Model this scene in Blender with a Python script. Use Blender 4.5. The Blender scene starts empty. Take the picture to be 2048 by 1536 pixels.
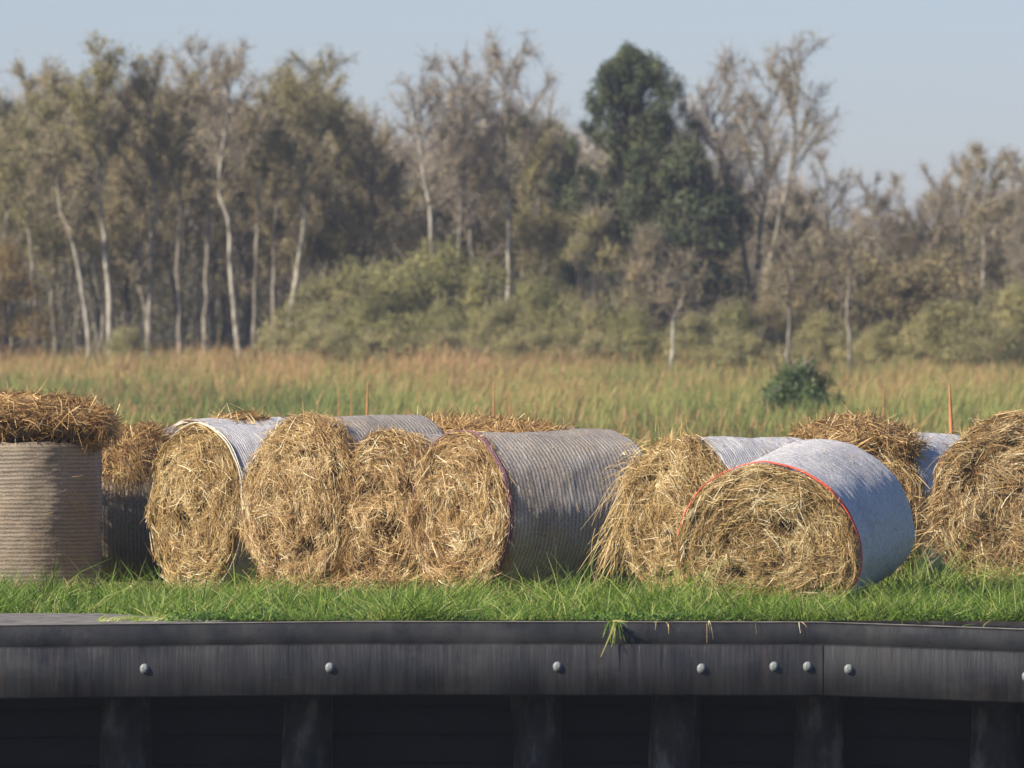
import bpy, math, random
import numpy as np
R = math.radians
rng = np.random.default_rng(7)
random.seed(7)
sc = bpy.context.scene

# ------------------------------------------------------------------ camera
EYE, HOR, FPX = 1.83, 700.0, 21200.0       # eye height, horizon row and focal length in 2048-wide pixels
cam_d = bpy.data.cameras.new('camera'); cam = bpy.data.objects.new('camera', cam_d)
sc.collection.objects.link(cam); sc.camera = cam
cam.location = (0, 0, EYE); cam.rotation_euler = (R(90), 0, 0)
cam_d.sensor_width = 36; cam_d.lens = FPX * 36 / 2048
cam_d.shift_y = -(768 - HOR) / 2048
cam_d.clip_start = 1; cam_d.clip_end = 5000
cam_d.dof.use_dof = True; cam_d.dof.focus_distance = 80; cam_d.dof.aperture_fstop = 7

# ------------------------------------------------------------------ sky, sun, exposure
SUN_EL, SUN_AZ = 34.0, 33.0                # azimuth: degrees from due left (-X) towards the camera (-Y)
sd = np.array([-math.cos(R(SUN_AZ)) * math.cos(R(SUN_EL)), -math.sin(R(SUN_AZ)) * math.cos(R(SUN_EL)), math.sin(R(SUN_EL))])
w = bpy.data.worlds.new('World'); sc.world = w; w.use_nodes = True
nt = w.node_tree; nt.nodes.clear()
sky = nt.nodes.new('ShaderNodeTexSky'); sky.sky_type = 'NISHITA'; sky.sun_disc = False
sky.sun_elevation = R(SUN_EL); sky.sun_rotation = math.atan2(sd[0], sd[1])
sky.air_density = 1.0; sky.dust_density = 0.3; sky.ozone_density = 5.0; sky.altitude = 0
bg = nt.nodes.new('ShaderNodeBackground'); bg.inputs['Strength'].default_value = 0.11
wo = nt.nodes.new('ShaderNodeOutputWorld')
tint = nt.nodes.new('ShaderNodeMix'); tint.data_type = 'RGBA'; tint.blend_type = 'MULTIPLY'; tint.inputs[0].default_value = 1
tint.inputs[7].default_value = (.645, .635, .80, 1); nt.links.new(sky.outputs[0], tint.inputs[6])      # the dull blue of hazy autumn air
nt.links.new(tint.outputs[2], bg.inputs[0]); nt.links.new(bg.outputs[0], wo.inputs[0])
sl = bpy.data.lights.new('sun', 'SUN'); sl.energy = 4.9; sl.angle = R(0.55); sl.color = (1.0, 0.93, 0.82)
so = bpy.data.objects.new('sun', sl); sc.collection.objects.link(so)
from mathutils import Vector
so.rotation_euler = Vector(sd).to_track_quat('Z', 'Y').to_euler()
sc.view_settings.view_transform = 'Standard'; sc.view_settings.look = 'None'
sc.view_settings.exposure = 0.50; sc.view_settings.gamma = 1.0
sc.cycles.use_denoising = True
sc.cycles.max_bounces = 5; sc.cycles.diffuse_bounces = 2; sc.cycles.glossy_bounces = 2
sc.cycles.volume_bounces = 0; sc.cycles.transparent_max_bounces = 6; sc.cycles.caustics_reflective = False

# ------------------------------------------------------------------ small maths helpers
def at(px, py, D):
    return np.array([(px - 1024) / FPX * D, D, EYE - (py - HOR) / FPX * D])
def unit(v): return v / np.maximum(np.linalg.norm(v, axis=-1, keepdims=True), 1e-9)
def _h(ix, iy, iz, s):
    n = (ix * 374761393 + iy * 668265263 + iz * 2147483647 + s * 974634777) & 0xffffffff
    n = ((n ^ (n >> 13)) * 1274126177) & 0xffffffff
    n = (n ^ (n >> 16)) & 0xffff
    return n / 65535.0
def vnoise(p, s=0):
    p = np.asarray(p, float); i = np.floor(p).astype(np.int64); f = p - i; f = f * f * (3 - 2 * f)
    x, y, z = i[..., 0], i[..., 1], i[..., 2]; o = 0
    for dx in (0, 1):
        for dy in (0, 1):
            for dz in (0, 1):
                wgt = (f[..., 0] if dx else 1 - f[..., 0]) * (f[..., 1] if dy else 1 - f[..., 1]) * (f[..., 2] if dz else 1 - f[..., 2])
                o = o + wgt * _h(x + dx, y + dy, z + dz, s)
    return o * 2 - 1
def fbm(p, s=0, n=3):
    o = 0; a = 1.0; p = np.asarray(p, float)
    for k in range(n):
        o = o + a * vnoise(p * 2 ** k, s + k); a *= .5
    return o / 1.6
def gz(y):
    """height of the ground at depth y: level by the quay, a gentle rise towards the wood"""
    y = np.asarray(y, float)
    return -0.10 + 1.0 * np.clip((y - 100) / 190, 0, 1) ** 1.2

# ------------------------------------------------------------------ mesh builder
class MB:
    def __init__(s): s.v = []; s.f = []; s.r = []; s.m = []; s.n = 0
    def add(s, v, f, r=0.5, m=0):
        v = np.asarray(v, float).reshape(-1, 3); f = np.asarray(f, np.int64).reshape(-1, 4)
        s.v.append(v); s.f.append(f + s.n); s.n += len(v)
        s.r.append(np.broadcast_to(np.asarray(r, float), (len(v),)).copy()); s.m.append(np.full(len(f), m))
        return s
    def map(s, fn): s.v = [fn(v) for v in s.v]; return s
    def build(s, name, mats, parent=None, smooth=True):
        v = np.concatenate(s.v); f = np.concatenate(s.f); r = np.concatenate(s.r); m = np.concatenate(s.m)
        me = bpy.data.meshes.new(name); me.vertices.add(len(v)); me.vertices.foreach_set('co', v.astype(np.float32).ravel())
        me.loops.add(f.size); me.loops.foreach_set('vertex_index', f.astype(np.int32).ravel())
        me.polygons.add(len(f)); me.polygons.foreach_set('loop_start', np.arange(0, f.size, 4, dtype=np.int32))
        me.polygons.foreach_set('material_index', m.astype(np.int32))
        if not isinstance(mats, (list, tuple)): mats = [mats]
        for mt in mats: me.materials.append(mt)
        me.update(calc_edges=True)
        if smooth: me.polygons.foreach_set('use_smooth', np.ones(len(f), bool))
        a = me.attributes.new('rnd', 'FLOAT', 'POINT'); a.data.foreach_set('value', r.astype(np.float32))
        o = bpy.data.objects.new(name, me); sc.collection.objects.link(o)
        if parent: o.parent = parent
        return o

def ribbons(mb, P, T, S, L, W, B, nseg=3, rnd=0.5, m=0, taper=0.6):
    """bent flat strips: P start, T direction, S side, L length, W width, B end bend"""
    N = len(P); L = np.broadcast_to(L, (N,)); W = np.broadcast_to(W, (N,)); rnd = np.broadcast_to(rnd, (N,))
    t = np.linspace(0, 1, nseg + 1)
    c = P[:, None] + T[:, None] * (L[:, None] * t)[..., None] + B[:, None] * (t * t)[None, :, None]
    hw = (W[:, None] * .5 * (1 - taper * t[None] ** 2))[..., None]
    v = np.stack([c - S[:, None] * hw, c + S[:, None] * hw], 2).reshape(-1, 3)
    k = 2 * (nseg + 1); b = (np.arange(N) * k)[:, None] + (np.arange(nseg) * 2)[None]
    f = np.stack([b, b + 1, b + 3, b + 2], -1).reshape(-1, 4)
    mb.add(v, f, np.repeat(rnd, k), m)

def leaves(mb, P, U, Nn, l, wd, rnd=0.5, m=0):
    N = len(P); V = unit(np.cross(Nn, U)); U = unit(np.cross(V, Nn))
    l = np.broadcast_to(l, (N,))[:, None]; wd = np.broadcast_to(wd, (N,))[:, None]
    v = np.stack([P - U * l * .5, P + V * wd * .5, P + U * l * .5, P - V * wd * .5], 1).reshape(-1, 3)
    f = np.arange(4 * N).reshape(-1, 4)
    mb.add(v, f, np.repeat(np.broadcast_to(rnd, (N,)), 4), m)

def tube(mb, pts, rad, k=7, rnd=0.5, m=0):
    pts = np.asarray(pts, float); n = len(pts); rad = np.broadcast_to(rad, (n,))
    T = unit(np.gradient(pts, axis=0)); ref = np.array([1.0, 0.13, 0.07]) if abs(T[0][0]) < .8 else np.array([0, 0, 1.0])
    A = unit(np.cross(T, ref)); Bv = np.cross(T, A)
    a = np.arange(k) / k * 2 * np.pi
    v = pts[:, None] + (A[:, None] * np.cos(a)[None, :, None] + Bv[:, None] * np.sin(a)[None, :, None]) * rad[:, None, None]
    i, j = np.meshgrid(np.arange(n - 1), np.arange(k), indexing='ij'); jn = (j + 1) % k
    f = np.stack([i * k + j, i * k + jn, (i + 1) * k + jn, (i + 1) * k + j], -1).reshape(-1, 4)
    mb.add(v.reshape(-1, 3), f, rnd, m)

def grid(mb, v, rnd=0.5, m=0, wrap=False):
    """v: (n, k, 3) sheet of quads, wrapped on the second axis if asked"""
    n, k = v.shape[:2]
    i, j = np.meshgrid(np.arange(n - 1), np.arange(k if wrap else k - 1), indexing='ij'); jn = (j + 1) % k
    f = np.stack([i * k + j, i * k + jn, (i + 1) * k + jn, (i + 1) * k + j], -1).reshape(-1, 4)
    mb.add(v.reshape(-1, 3), f, rnd, m)

def rdir(N): return unit(rng.normal(size=(N, 3)))

# ------------------------------------------------------------------ tagging
def tag(o, label=None, cat=None, group=None, kind=None):
    if label: o['label'] = label
    if cat: o['category'] = cat
    if group: o['group'] = group
    if kind: o['kind'] = kind
    return o
def empty(name, loc, rot=(0, 0, 0)):
    o = bpy.data.objects.new(name, None); sc.collection.objects.link(o)
    o.location = tuple(float(a) for a in loc); o.rotation_euler = rot; o.empty_display_size = .2
    return o
def copy_tree(o, parent=None):
    c = o.copy(); sc.collection.objects.link(c); c.parent = parent
    for ch in list(o.children): copy_tree(ch, c)
    return c

# ------------------------------------------------------------------ materials
def mat(name, rough=.8, spec=.25):
    m = bpy.data.materials.new(name); m.use_nodes = True; n = m.node_tree
    b = n.nodes['Principled BSDF']; b.inputs['Roughness'].default_value = rough
    b.inputs['Specular IOR Level'].default_value = spec
    return m, n, b
def node(n, typ, **kw):
    x = n.nodes.new(typ)
    for k, v in kw.items(): setattr(x, k, v)
    return x
def ramp(n, fac, stops):
    r = node(n, 'ShaderNodeValToRGB'); e = r.color_ramp.elements
    while len(e) < len(stops): e.new(.5)
    for q, (p, c) in zip(e, stops): q.position = p; q.color = (*c, 1) if len(c) == 3 else c
    n.links.new(fac, r.inputs[0]); return r.outputs[0]
def noise(n, scale, detail=4, coord='Object', sc3=None, rough=.55):
    tc = node(n, 'ShaderNodeTexCoord'); t = node(n, 'ShaderNodeTexNoise'); src = tc.outputs[coord]
    if sc3:
        mp = node(n, 'ShaderNodeMapping'); mp.inputs['Scale'].default_value = sc3
        n.links.new(src, mp.inputs[0]); src = mp.outputs[0]
    n.links.new(src, t.inputs['Vector']); t.inputs['Scale'].default_value = scale; t.inputs['Detail'].default_value = detail
    t.inputs['Roughness'].default_value = rough
    return t.outputs['Fac']
def mixc(n, fac, a, b, typ='MIX'):
    x = node(n, 'ShaderNodeMix', data_type='RGBA', blend_type=typ)
    for s, v in ((0, fac), (6, a), (7, b)):
        if isinstance(v, (int, float)): x.inputs[s].default_value = v
        elif isinstance(v, tuple): x.inputs[s].default_value = (*v, 1)
        else: n.links.new(v, x.inputs[s])
    return x.outputs[2]
def mth(n, op, a, b=None, clamp=False):
    x = node(n, 'ShaderNodeMath', operation=op); x.use_clamp = clamp
    for s, v in ((0, a), (1, b)):
        if v is None: continue
        if isinstance(v, (int, float)): x.inputs[s].default_value = v
        else: n.links.new(v, x.inputs[s])
    return x.outputs[0]
def bump(n, b, h, st, dist):
    x = node(n, 'ShaderNodeBump'); x.inputs['Strength'].default_value = st; x.inputs['Distance'].default_value = dist
    n.links.new(h, x.inputs['Height']); n.links.new(x.outputs[0], b.inputs['Normal'])

def strand_mat(name, stops, rough=.6, spec=.3, trans=0.0, nscale=None, nstops=None):
    """coloured per strand or leaf by the 'rnd' attribute"""
    m, n, b = mat(name, rough, spec)
    a = node(n, 'ShaderNodeAttribute', attribute_name='rnd')
    c = ramp(n, a.outputs['Fac'], stops)
    if nscale:
        c = mixc(n, 1.0, c, ramp(n, noise(n, nscale, 3), nstops), 'MULTIPLY')
    n.links.new(c, b.inputs['Base Color'])
    if trans:
        tr = node(n, 'ShaderNodeBsdfTranslucent'); n.links.new(c, tr.inputs[0])
        mx = node(n, 'ShaderNodeMixShader'); mx.inputs[0].default_value = trans
        n.links.new(b.outputs[0], mx.inputs[1]); n.links.new(tr.outputs[0], mx.inputs[2])
        n.links.new(mx.outputs[0], n.nodes['Material Output'].inputs['Surface'])
    return m

M = {}
STRAW = [(0, (.075, .036, .013)), (.25, (.22, .115, .040)), (.5, (.40, .245, .093)), (.75, (.56, .385, .165)), (.93, (.70, .53, .27)), (1, (.80, .67, .42))]
STRAW = [(p, tuple(min(.9, 1.18 * x) for x in c)) for p, c in STRAW]
STRAW_G = [(0, (.080, .040, .015)), (.25, (.21, .125, .040)), (.5, (.38, .260, .090)), (.75, (.52, .40, .160)), (.93, (.66, .54, .26)), (1, (.78, .68, .42))]
STRAW_B = [(0, (.055, .024, .010)), (.25, (.15, .070, .026)), (.5, (.29, .145, .052)), (.75, (.42, .24, .095)), (.93, (.58, .38, .18)), (1, (.70, .52, .30))]
STRAW_G = [(p, (min(.9, 1.22 * c[0]), min(.9, 1.13 * c[1]), 1.15 * c[2])) for p, c in STRAW_G]; STRAW_B = [(p, (1.5 * c[0], 1.68 * c[1], 1.6 * c[2])) for p, c in STRAW_B]
M['straw'] = strand_mat('straw', STRAW, .55, .35)
M['straw_green'] = strand_mat('straw_greenish', STRAW_G, .55, .35)
M['straw_brown'] = strand_mat('straw_brown', STRAW_B, .6, .3)
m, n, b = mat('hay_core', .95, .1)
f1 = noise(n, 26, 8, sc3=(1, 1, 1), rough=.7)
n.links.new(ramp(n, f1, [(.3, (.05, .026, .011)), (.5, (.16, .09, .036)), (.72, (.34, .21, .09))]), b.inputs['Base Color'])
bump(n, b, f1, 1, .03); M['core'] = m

def net_mat(name, line, gap, patch, white=.7, period=.026):
    m, n, b = mat(name, .5, .35)
    tc = node(n, 'ShaderNodeTexCoord'); sp = node(n, 'ShaderNodeSeparateXYZ'); n.links.new(tc.outputs['Object'], sp.inputs[0])
    wob = noise(n, 3.0, 2); wob2 = noise(n, 34, 3)
    ph = mth(n, 'ADD', mth(n, 'MULTIPLY', sp.outputs['X'], 2 * math.pi / period), mth(n, 'ADD', mth(n, 'MULTIPLY', wob, 3.5), mth(n, 'MULTIPLY', wob2, 3.4)))
    s = mth(n, 'ADD', mth(n, 'MULTIPLY', mth(n, 'SINE', ph), .5), .5)
    big = noise(n, 2.6, 5); fine = noise(n, 95, 4, rough=.75)
    cov = mth(n, 'ADD', mth(n, 'MULTIPLY', big, 1.1), mth(n, 'MULTIPLY', fine, 1.1))
    cov = mth(n, 'MULTIPLY', mth(n, 'SUBTRACT', cov, 1.25 - white), 1.7, True)
    k = mth(n, 'ADD', mth(n, 'MULTIPLY', mth(n, 'POWER', s, 1.4), .78), mth(n, 'MULTIPLY', cov, .35), True)
    k = mth(n, 'MULTIPLY', k, mth(n, 'ADD', mth(n, 'MULTIPLY', cov, .65), .35), True)
    g = mixc(n, ramp(n, noise(n, 4.5, 4), [(.42, (0, 0, 0)), (.62, (1, 1, 1))]), gap, patch)
    g = mixc(n, 1.0, g, ramp(n, fine, [(.3, (.30, .29, .28)), (.62, (1.6, 1.55, 1.45))]), 'MULTIPLY')
    n.links.new(mixc(n, k, g, line), b.inputs['Base Color'])
    spk = noise(n, 150, 3, rough=.8); base = b.inputs['Base Color'].links[0].from_socket
    n.links.new(mixc(n, 1.0, base, ramp(n, spk, [(.34, (.45, .42, .38)), (.52, (1, 1, 1)), (.68, (1.25, 1.22, 1.15))]), 'MULTIPLY'), b.inputs['Base Color'])
    bump(n, b, mth(n, 'ADD', mth(n, 'MULTIPLY', s, .6), mth(n, 'MULTIPLY', fine, 1.4)), .8, .006)
    return m
M['net_grey'] = net_mat('grey_bale_net', (.60, .55, .48), (.24, .20, .155), (.34, .26, .17), .50, .034)
M['net_white'] = net_mat('white_bale_net', (.78, .755, .73), (.36, .335, .31), (.50, .46, .42), .78, .022)
M['net_tan'] = net_mat('tan_bale_net', (.46, .375, .275), (.19, .145, .10), (.30, .225, .145), .55, .032)
def flat_mat(name, col, rough=.6, spec=.3, var=.25, scale=30):
    m, n, b = mat(name, rough, spec)
    c = tuple(x * (1 - var) for x in col); d = tuple(min(1, x * (1 + var)) for x in col)
    n.links.new(ramp(n, noise(n, scale, 5), [(.35, c), (.65, d)]), b.inputs['Base Color'])
    return m
M['red_cord'] = flat_mat('red_net_edge', (.78, .13, .07), .5, .3, .3, 60)
M['white_cord'] = flat_mat('pale_twine', (.75, .68, .50), .6, .3, .3, 60)
M['purple_cord'] = flat_mat('purple_net_edge', (.26, .12, .15), .6, .3, .4, 60)
M['orange'] = flat_mat('orange_paint', (.60, .24, .10), .6, .3, .2, 8)
M['grass'] = strand_mat('fresh_grass', [(0, (.026, .060, .010)), (.35, (.085, .165, .018)), (.7, (.23, .34, .040)), (.88, (.42, .48, .11)), (1, (.56, .47, .20))], .5, .35, .35)
M['reed'] = strand_mat('reed_blades', [(0, (.07, .11, .032)), (.25, (.20, .225, .072)), (.5, (.32, .34, .095)), (.68, (.46, .38, .14)), (.82, (.44, .23, .095)), (1, (.52, .33, .17))], .7, .2, .25)
M['leaf_green'] = strand_mat('willow_leaves', [(0, (.125, .125, .045)), (.5, (.295, .275, .10)), (1, (.50, .44, .16))], .6, .25, .2)
M['leaf_olive'] = strand_mat('olive_leaves', [(0, (.16, .155, .065)), (.5, (.35, .31, .125)), (1, (.54, .45, .18))], .6, .25, .2)
M['leaf_brown'] = strand_mat('autumn_leaves', [(0, (.20, .155, .085)), (.5, (.37, .315, .155)), (1, (.56, .42, .20))], .65, .2, .2)
M['leaf_brush'] = strand_mat('dull_leaves', [(0, (.13, .115, .055)), (.5, (.28, .225, .11)), (1, (.42, .32, .15))], .65, .2, .2)
M['leaf_orange'] = strand_mat('rusty_leaves', [(0, (.13, .085, .030)), (.5, (.28, .185, .060)), (1, (.40, .28, .09))], .65, .2, .15)
M['leaf_pine'] = strand_mat('dark_needles', [(0, (.035, .048, .026)), (.5, (.085, .105, .046)), (1, (.21, .215, .085))], .55, .3, .05)
M['leaf_dark'] = strand_mat('dark_leaves', [(0, (.03, .05, .016)), (.5, (.075, .12, .034)), (1, (.20, .26, .085))], .5, .35, .1)
M['twig'] = strand_mat('twigs', [(0, (.13, .105, .07)), (.5, (.28, .225, .155)), (1, (.42, .34, .24))], .8, .15)
M['twig_purple'] = strand_mat('purplish_twigs', [(0, (.18, .14, .10)), (.5, (.32, .27, .205)), (1, (.50, .40, .30))], .8, .15)
def bark(name, lite, dark, lo, hi):
    m, n, b = mat(name, .8, .2)
    f = noise(n, 2.2, 5, sc3=(3, 3, 1.0)); n.links.new(ramp(n, f, [(lo, dark), (hi, lite)]), b.inputs['Base Color']); return m
M['birch'] = bark('birch_bark', (.52, .46, .35), (.16, .13, .10), .36, .56)
M['birch_dull'] = bark('dull_birch_bark', (.36, .31, .23), (.11, .09, .07), .38, .60)
M['limb'] = bark('twiggy_limb_bark', (.24, .19, .15), (.12, .095, .08), .3, .7)
M['bark'] = bark('dark_bark', (.12, .10, .08), (.05, .04, .035), .35, .65)
# ground
m, n, b = mat('soil_and_turf', .95, .1)
f = noise(n, .9, 8); n.links.new(ramp(n, f, [(.3, (.045, .05, .018)), (.5, (.09, .10, .035)), (.7, (.19, .15, .07))]), b.inputs['Base Color'])
bump(n, b, noise(n, 8, 6), .8, .05); M['ground'] = m
m, n, b = mat('canal_water', .12, .5); b.inputs['Base Color'].default_value = (.012, .016, .014, 1); bump(n, b, noise(n, 3, 4, sc3=(.4, 1, 1)), .3, .03); M['water'] = m
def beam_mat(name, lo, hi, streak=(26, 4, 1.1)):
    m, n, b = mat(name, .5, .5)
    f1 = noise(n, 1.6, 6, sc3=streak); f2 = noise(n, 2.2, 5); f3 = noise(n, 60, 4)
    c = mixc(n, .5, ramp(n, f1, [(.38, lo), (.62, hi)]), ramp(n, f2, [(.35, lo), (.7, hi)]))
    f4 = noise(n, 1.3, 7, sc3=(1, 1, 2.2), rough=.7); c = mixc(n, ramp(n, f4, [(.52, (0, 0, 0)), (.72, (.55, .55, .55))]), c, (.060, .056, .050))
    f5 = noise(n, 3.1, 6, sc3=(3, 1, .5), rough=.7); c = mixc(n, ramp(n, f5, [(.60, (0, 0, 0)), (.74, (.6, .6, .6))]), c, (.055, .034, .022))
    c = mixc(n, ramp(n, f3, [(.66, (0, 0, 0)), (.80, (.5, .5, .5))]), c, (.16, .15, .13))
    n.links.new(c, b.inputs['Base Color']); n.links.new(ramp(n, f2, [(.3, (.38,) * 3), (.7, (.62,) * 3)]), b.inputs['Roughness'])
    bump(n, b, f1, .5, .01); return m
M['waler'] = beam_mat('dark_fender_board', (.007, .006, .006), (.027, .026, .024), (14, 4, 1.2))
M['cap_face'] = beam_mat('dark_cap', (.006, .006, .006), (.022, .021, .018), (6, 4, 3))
m, n, b = mat('weathered_cap_top', .9, .2)
n.links.new(ramp(n, noise(n, 7, 7), [(.3, (.10, .085, .07)), (.6, (.24, .215, .185))]), b.inputs['Base Color']); M['cap_top'] = m
m, n, b = mat('mossy_pile', .8, .3)
n.links.new(ramp(n, noise(n, 3.2, 7, sc3=(2.4, 2.4, 1)), [(.38, (.02, .017, .014)), (.54, (.055, .043, .032)), (.70, (.20, .16, .115))]), b.inputs['Base Color']); M['pile'] = m
M['planks'] = flat_mat('shade_dark_planks', (.004, .004, .005), .7, .3, .5, 6)  # base colour taken near black to deepen the shade under the quay
M['bolt'] = flat_mat('galvanised_bolt', (.22, .23, .215), .65, .3, .5, 55)

# ------------------------------------------------------------------ setting: ground, water
mb = MB(); ys = np.concatenate([np.linspace(73.38, 100, 60), np.linspace(102, 300, 60), np.linspace(320, 900, 12)])
xs = np.concatenate([np.linspace(-450, -30, 10), np.linspace(-28, 28, 113), np.linspace(30, 450, 10)])
X, Y = np.meshgrid(xs, ys); Pg = np.stack([X, Y, gz(Y)], -1)
near = np.clip((Y - 73.6) / 1.0, 0, 1)
Pg[..., 2] += (.05 * fbm(np.stack([X * .5, Y * .5, Y * 0], -1), 5)) * near * (np.abs(X) < 29)
grid(mb, Pg); g = mb.build('ground', M['ground']); tag(g, 'turf and soil of the bank and the field behind it', 'ground', kind='structure')
mb = MB(); grid(mb, np.array([[[-450, -60, -1.6], [450, -60, -1.6]], [[-450, 74.2, -1.6], [450, 74.2, -1.6]]], float))
tag(mb.build('water', M['water']), 'dark canal water below the bank edge', 'water', kind='structure')

# ------------------------------------------------------------------ quay edge (one thing)
def box(mb, x0, x1, y0, y1, z0, z1, m=0, warp=None, nx=1, bev=.006):
    """bevelled long box along x, cut into nx pieces so that it can follow warp(x)->(dy, dz)"""
    xs = np.linspace(x0, x1, nx + 1)
    c = [(y0, z0 + bev), (y0, z1 - bev), (y0 + bev, z1), (y1 - bev, z1), (y1, z1 - bev), (y1, z0 + bev), (y1 - bev, z0), (y0 + bev, z0)]
    v = np.zeros((nx + 1, 8, 3))
    for i, x in enumerate(xs):
        dy, dz = warp(x) if warp else (0, 0)
        for j, (a, bb) in enumerate(c): v[i, j] = (x, a + dy, bb + dz)
    grid(mb, v, m=m, wrap=True)
    for e, o in ((0, 1), (nx, -1)):
        r = v[e]
        for q in ((0, 1, 2, 3), (0, 3, 4, 7), (7, 4, 5, 6)):
            mb.add(r[list(q)[::o]], [[0, 1, 2, 3]], m=m)
QY = 73.0; SQ = FPX / QY
def pxx(px): return (px - 1024) / SQ
def warp(x):
    px = x * SQ + 1024
    dz = np.interp(px, [-3000, 0, 700, 1645, 2048, 5000], [-.03, -.024, 0, -.004, -.050, -.050])
    dy = np.interp(px, [-3000, 0, 700, 1645, 2048, 5000], [-.12, -.05, 0, 0, -.17, -1.0])
    return float(dy), float(dz)
quay = empty('quay_edge', (0, QY, -.047)); tag(quay, 'dark timber quay edge with bolted fender board running along the water', 'quay')
def loc(z): return z + .047
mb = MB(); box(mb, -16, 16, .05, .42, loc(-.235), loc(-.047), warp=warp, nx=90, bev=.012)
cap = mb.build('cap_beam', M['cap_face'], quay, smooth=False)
cap.data.materials.append(M['cap_top'])
for p in cap.data.polygons:
    if p.normal.z > .6: p.material_index = 1
mb = MB(); xs_ = np.linspace(-16, 16, 160); yb = 2.3 - 2.06 * np.clip((xs_ - pxx(190)) / (pxx(420) - pxx(190)), 0, 1) + .02 * np.array([math.sin(q * 5) for q in xs_])
v = np.zeros((160, 3, 3))
for i, x in enumerate(xs_):
    dy, dz = warp(x)
    v[i] = [(x, .06 + dy, .004 + dz), (x, .3 + dy, .006 + dz), (x, yb[i] + dy, .008)]
grid(mb, v[:, ::-1]); apron = mb.build('concrete_apron', M['cap_top'], quay)
for p in apron.data.vertices: pass
seam = pxx(1646)
ZT, ZB = loc(EYE - (1287 - HOR) / SQ), loc(EYE - (1391 - HOR) / SQ)
boards = []
for (x0, x1) in ((-16, seam - .004), (seam + .004, 16)):
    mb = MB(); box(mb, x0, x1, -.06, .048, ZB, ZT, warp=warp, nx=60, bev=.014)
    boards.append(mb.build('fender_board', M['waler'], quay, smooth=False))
for px, py in ((-80, 1338), (290, 1337), (660, 1335), (1115, 1333), (1403, 1337), (1548, 1333), (1615, 1333), (1697, 1338), (2050, 1351), (2420, 1362)):
    bd = boards[0] if px < 1640 else boards[1]
    x = pxx(px); dy, _ = warp(x); z = loc(EYE - (py - HOR) / SQ)
    mb = MB(); prof = [(.036, 0), (.036, -.005), (.028, -.008), (.028, -.020), (.025, -.028), (.016, -.034), (.001, -.036)]
    a = np.arange(16) / 16 * 2 * np.pi
    v = np.array([[(r * math.cos(t), yy, r * math.sin(t)) for t in a] for r, yy in prof])
    v[..., 1] += 0; grid(mb, v, wrap=True)
    o = mb.build('bolt', M['bolt'], bd); o.location = (x, -.06 + dy, z); o.scale = (.92, .8, 1.0)
for px in (-260, 247, 612, 1073, 1353, 1643, 1995, 2400, -620):
    x = pxx(px); dy, _ = warp(x); mb = MB()
    rr = .175; zz = np.linspace(loc(-1.75), ZB + .01, 14)
    pts = np.array([[x + .01 * math.sin(z * 3 + px), .60 + dy, z] for z in zz]); tube(mb, pts, rr + .006 * np.sin(zz * 7 + px), 24)
    mb.build('pile', M['pile'], quay)
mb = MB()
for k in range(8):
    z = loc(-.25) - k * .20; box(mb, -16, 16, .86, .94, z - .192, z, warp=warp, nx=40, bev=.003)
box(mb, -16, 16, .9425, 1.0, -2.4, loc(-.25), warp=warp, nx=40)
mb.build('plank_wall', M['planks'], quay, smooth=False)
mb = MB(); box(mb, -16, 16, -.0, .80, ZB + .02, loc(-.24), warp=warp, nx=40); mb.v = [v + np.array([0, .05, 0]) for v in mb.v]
mb.build('deck_slab', M['planks'], quay, smooth=False)

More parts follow.
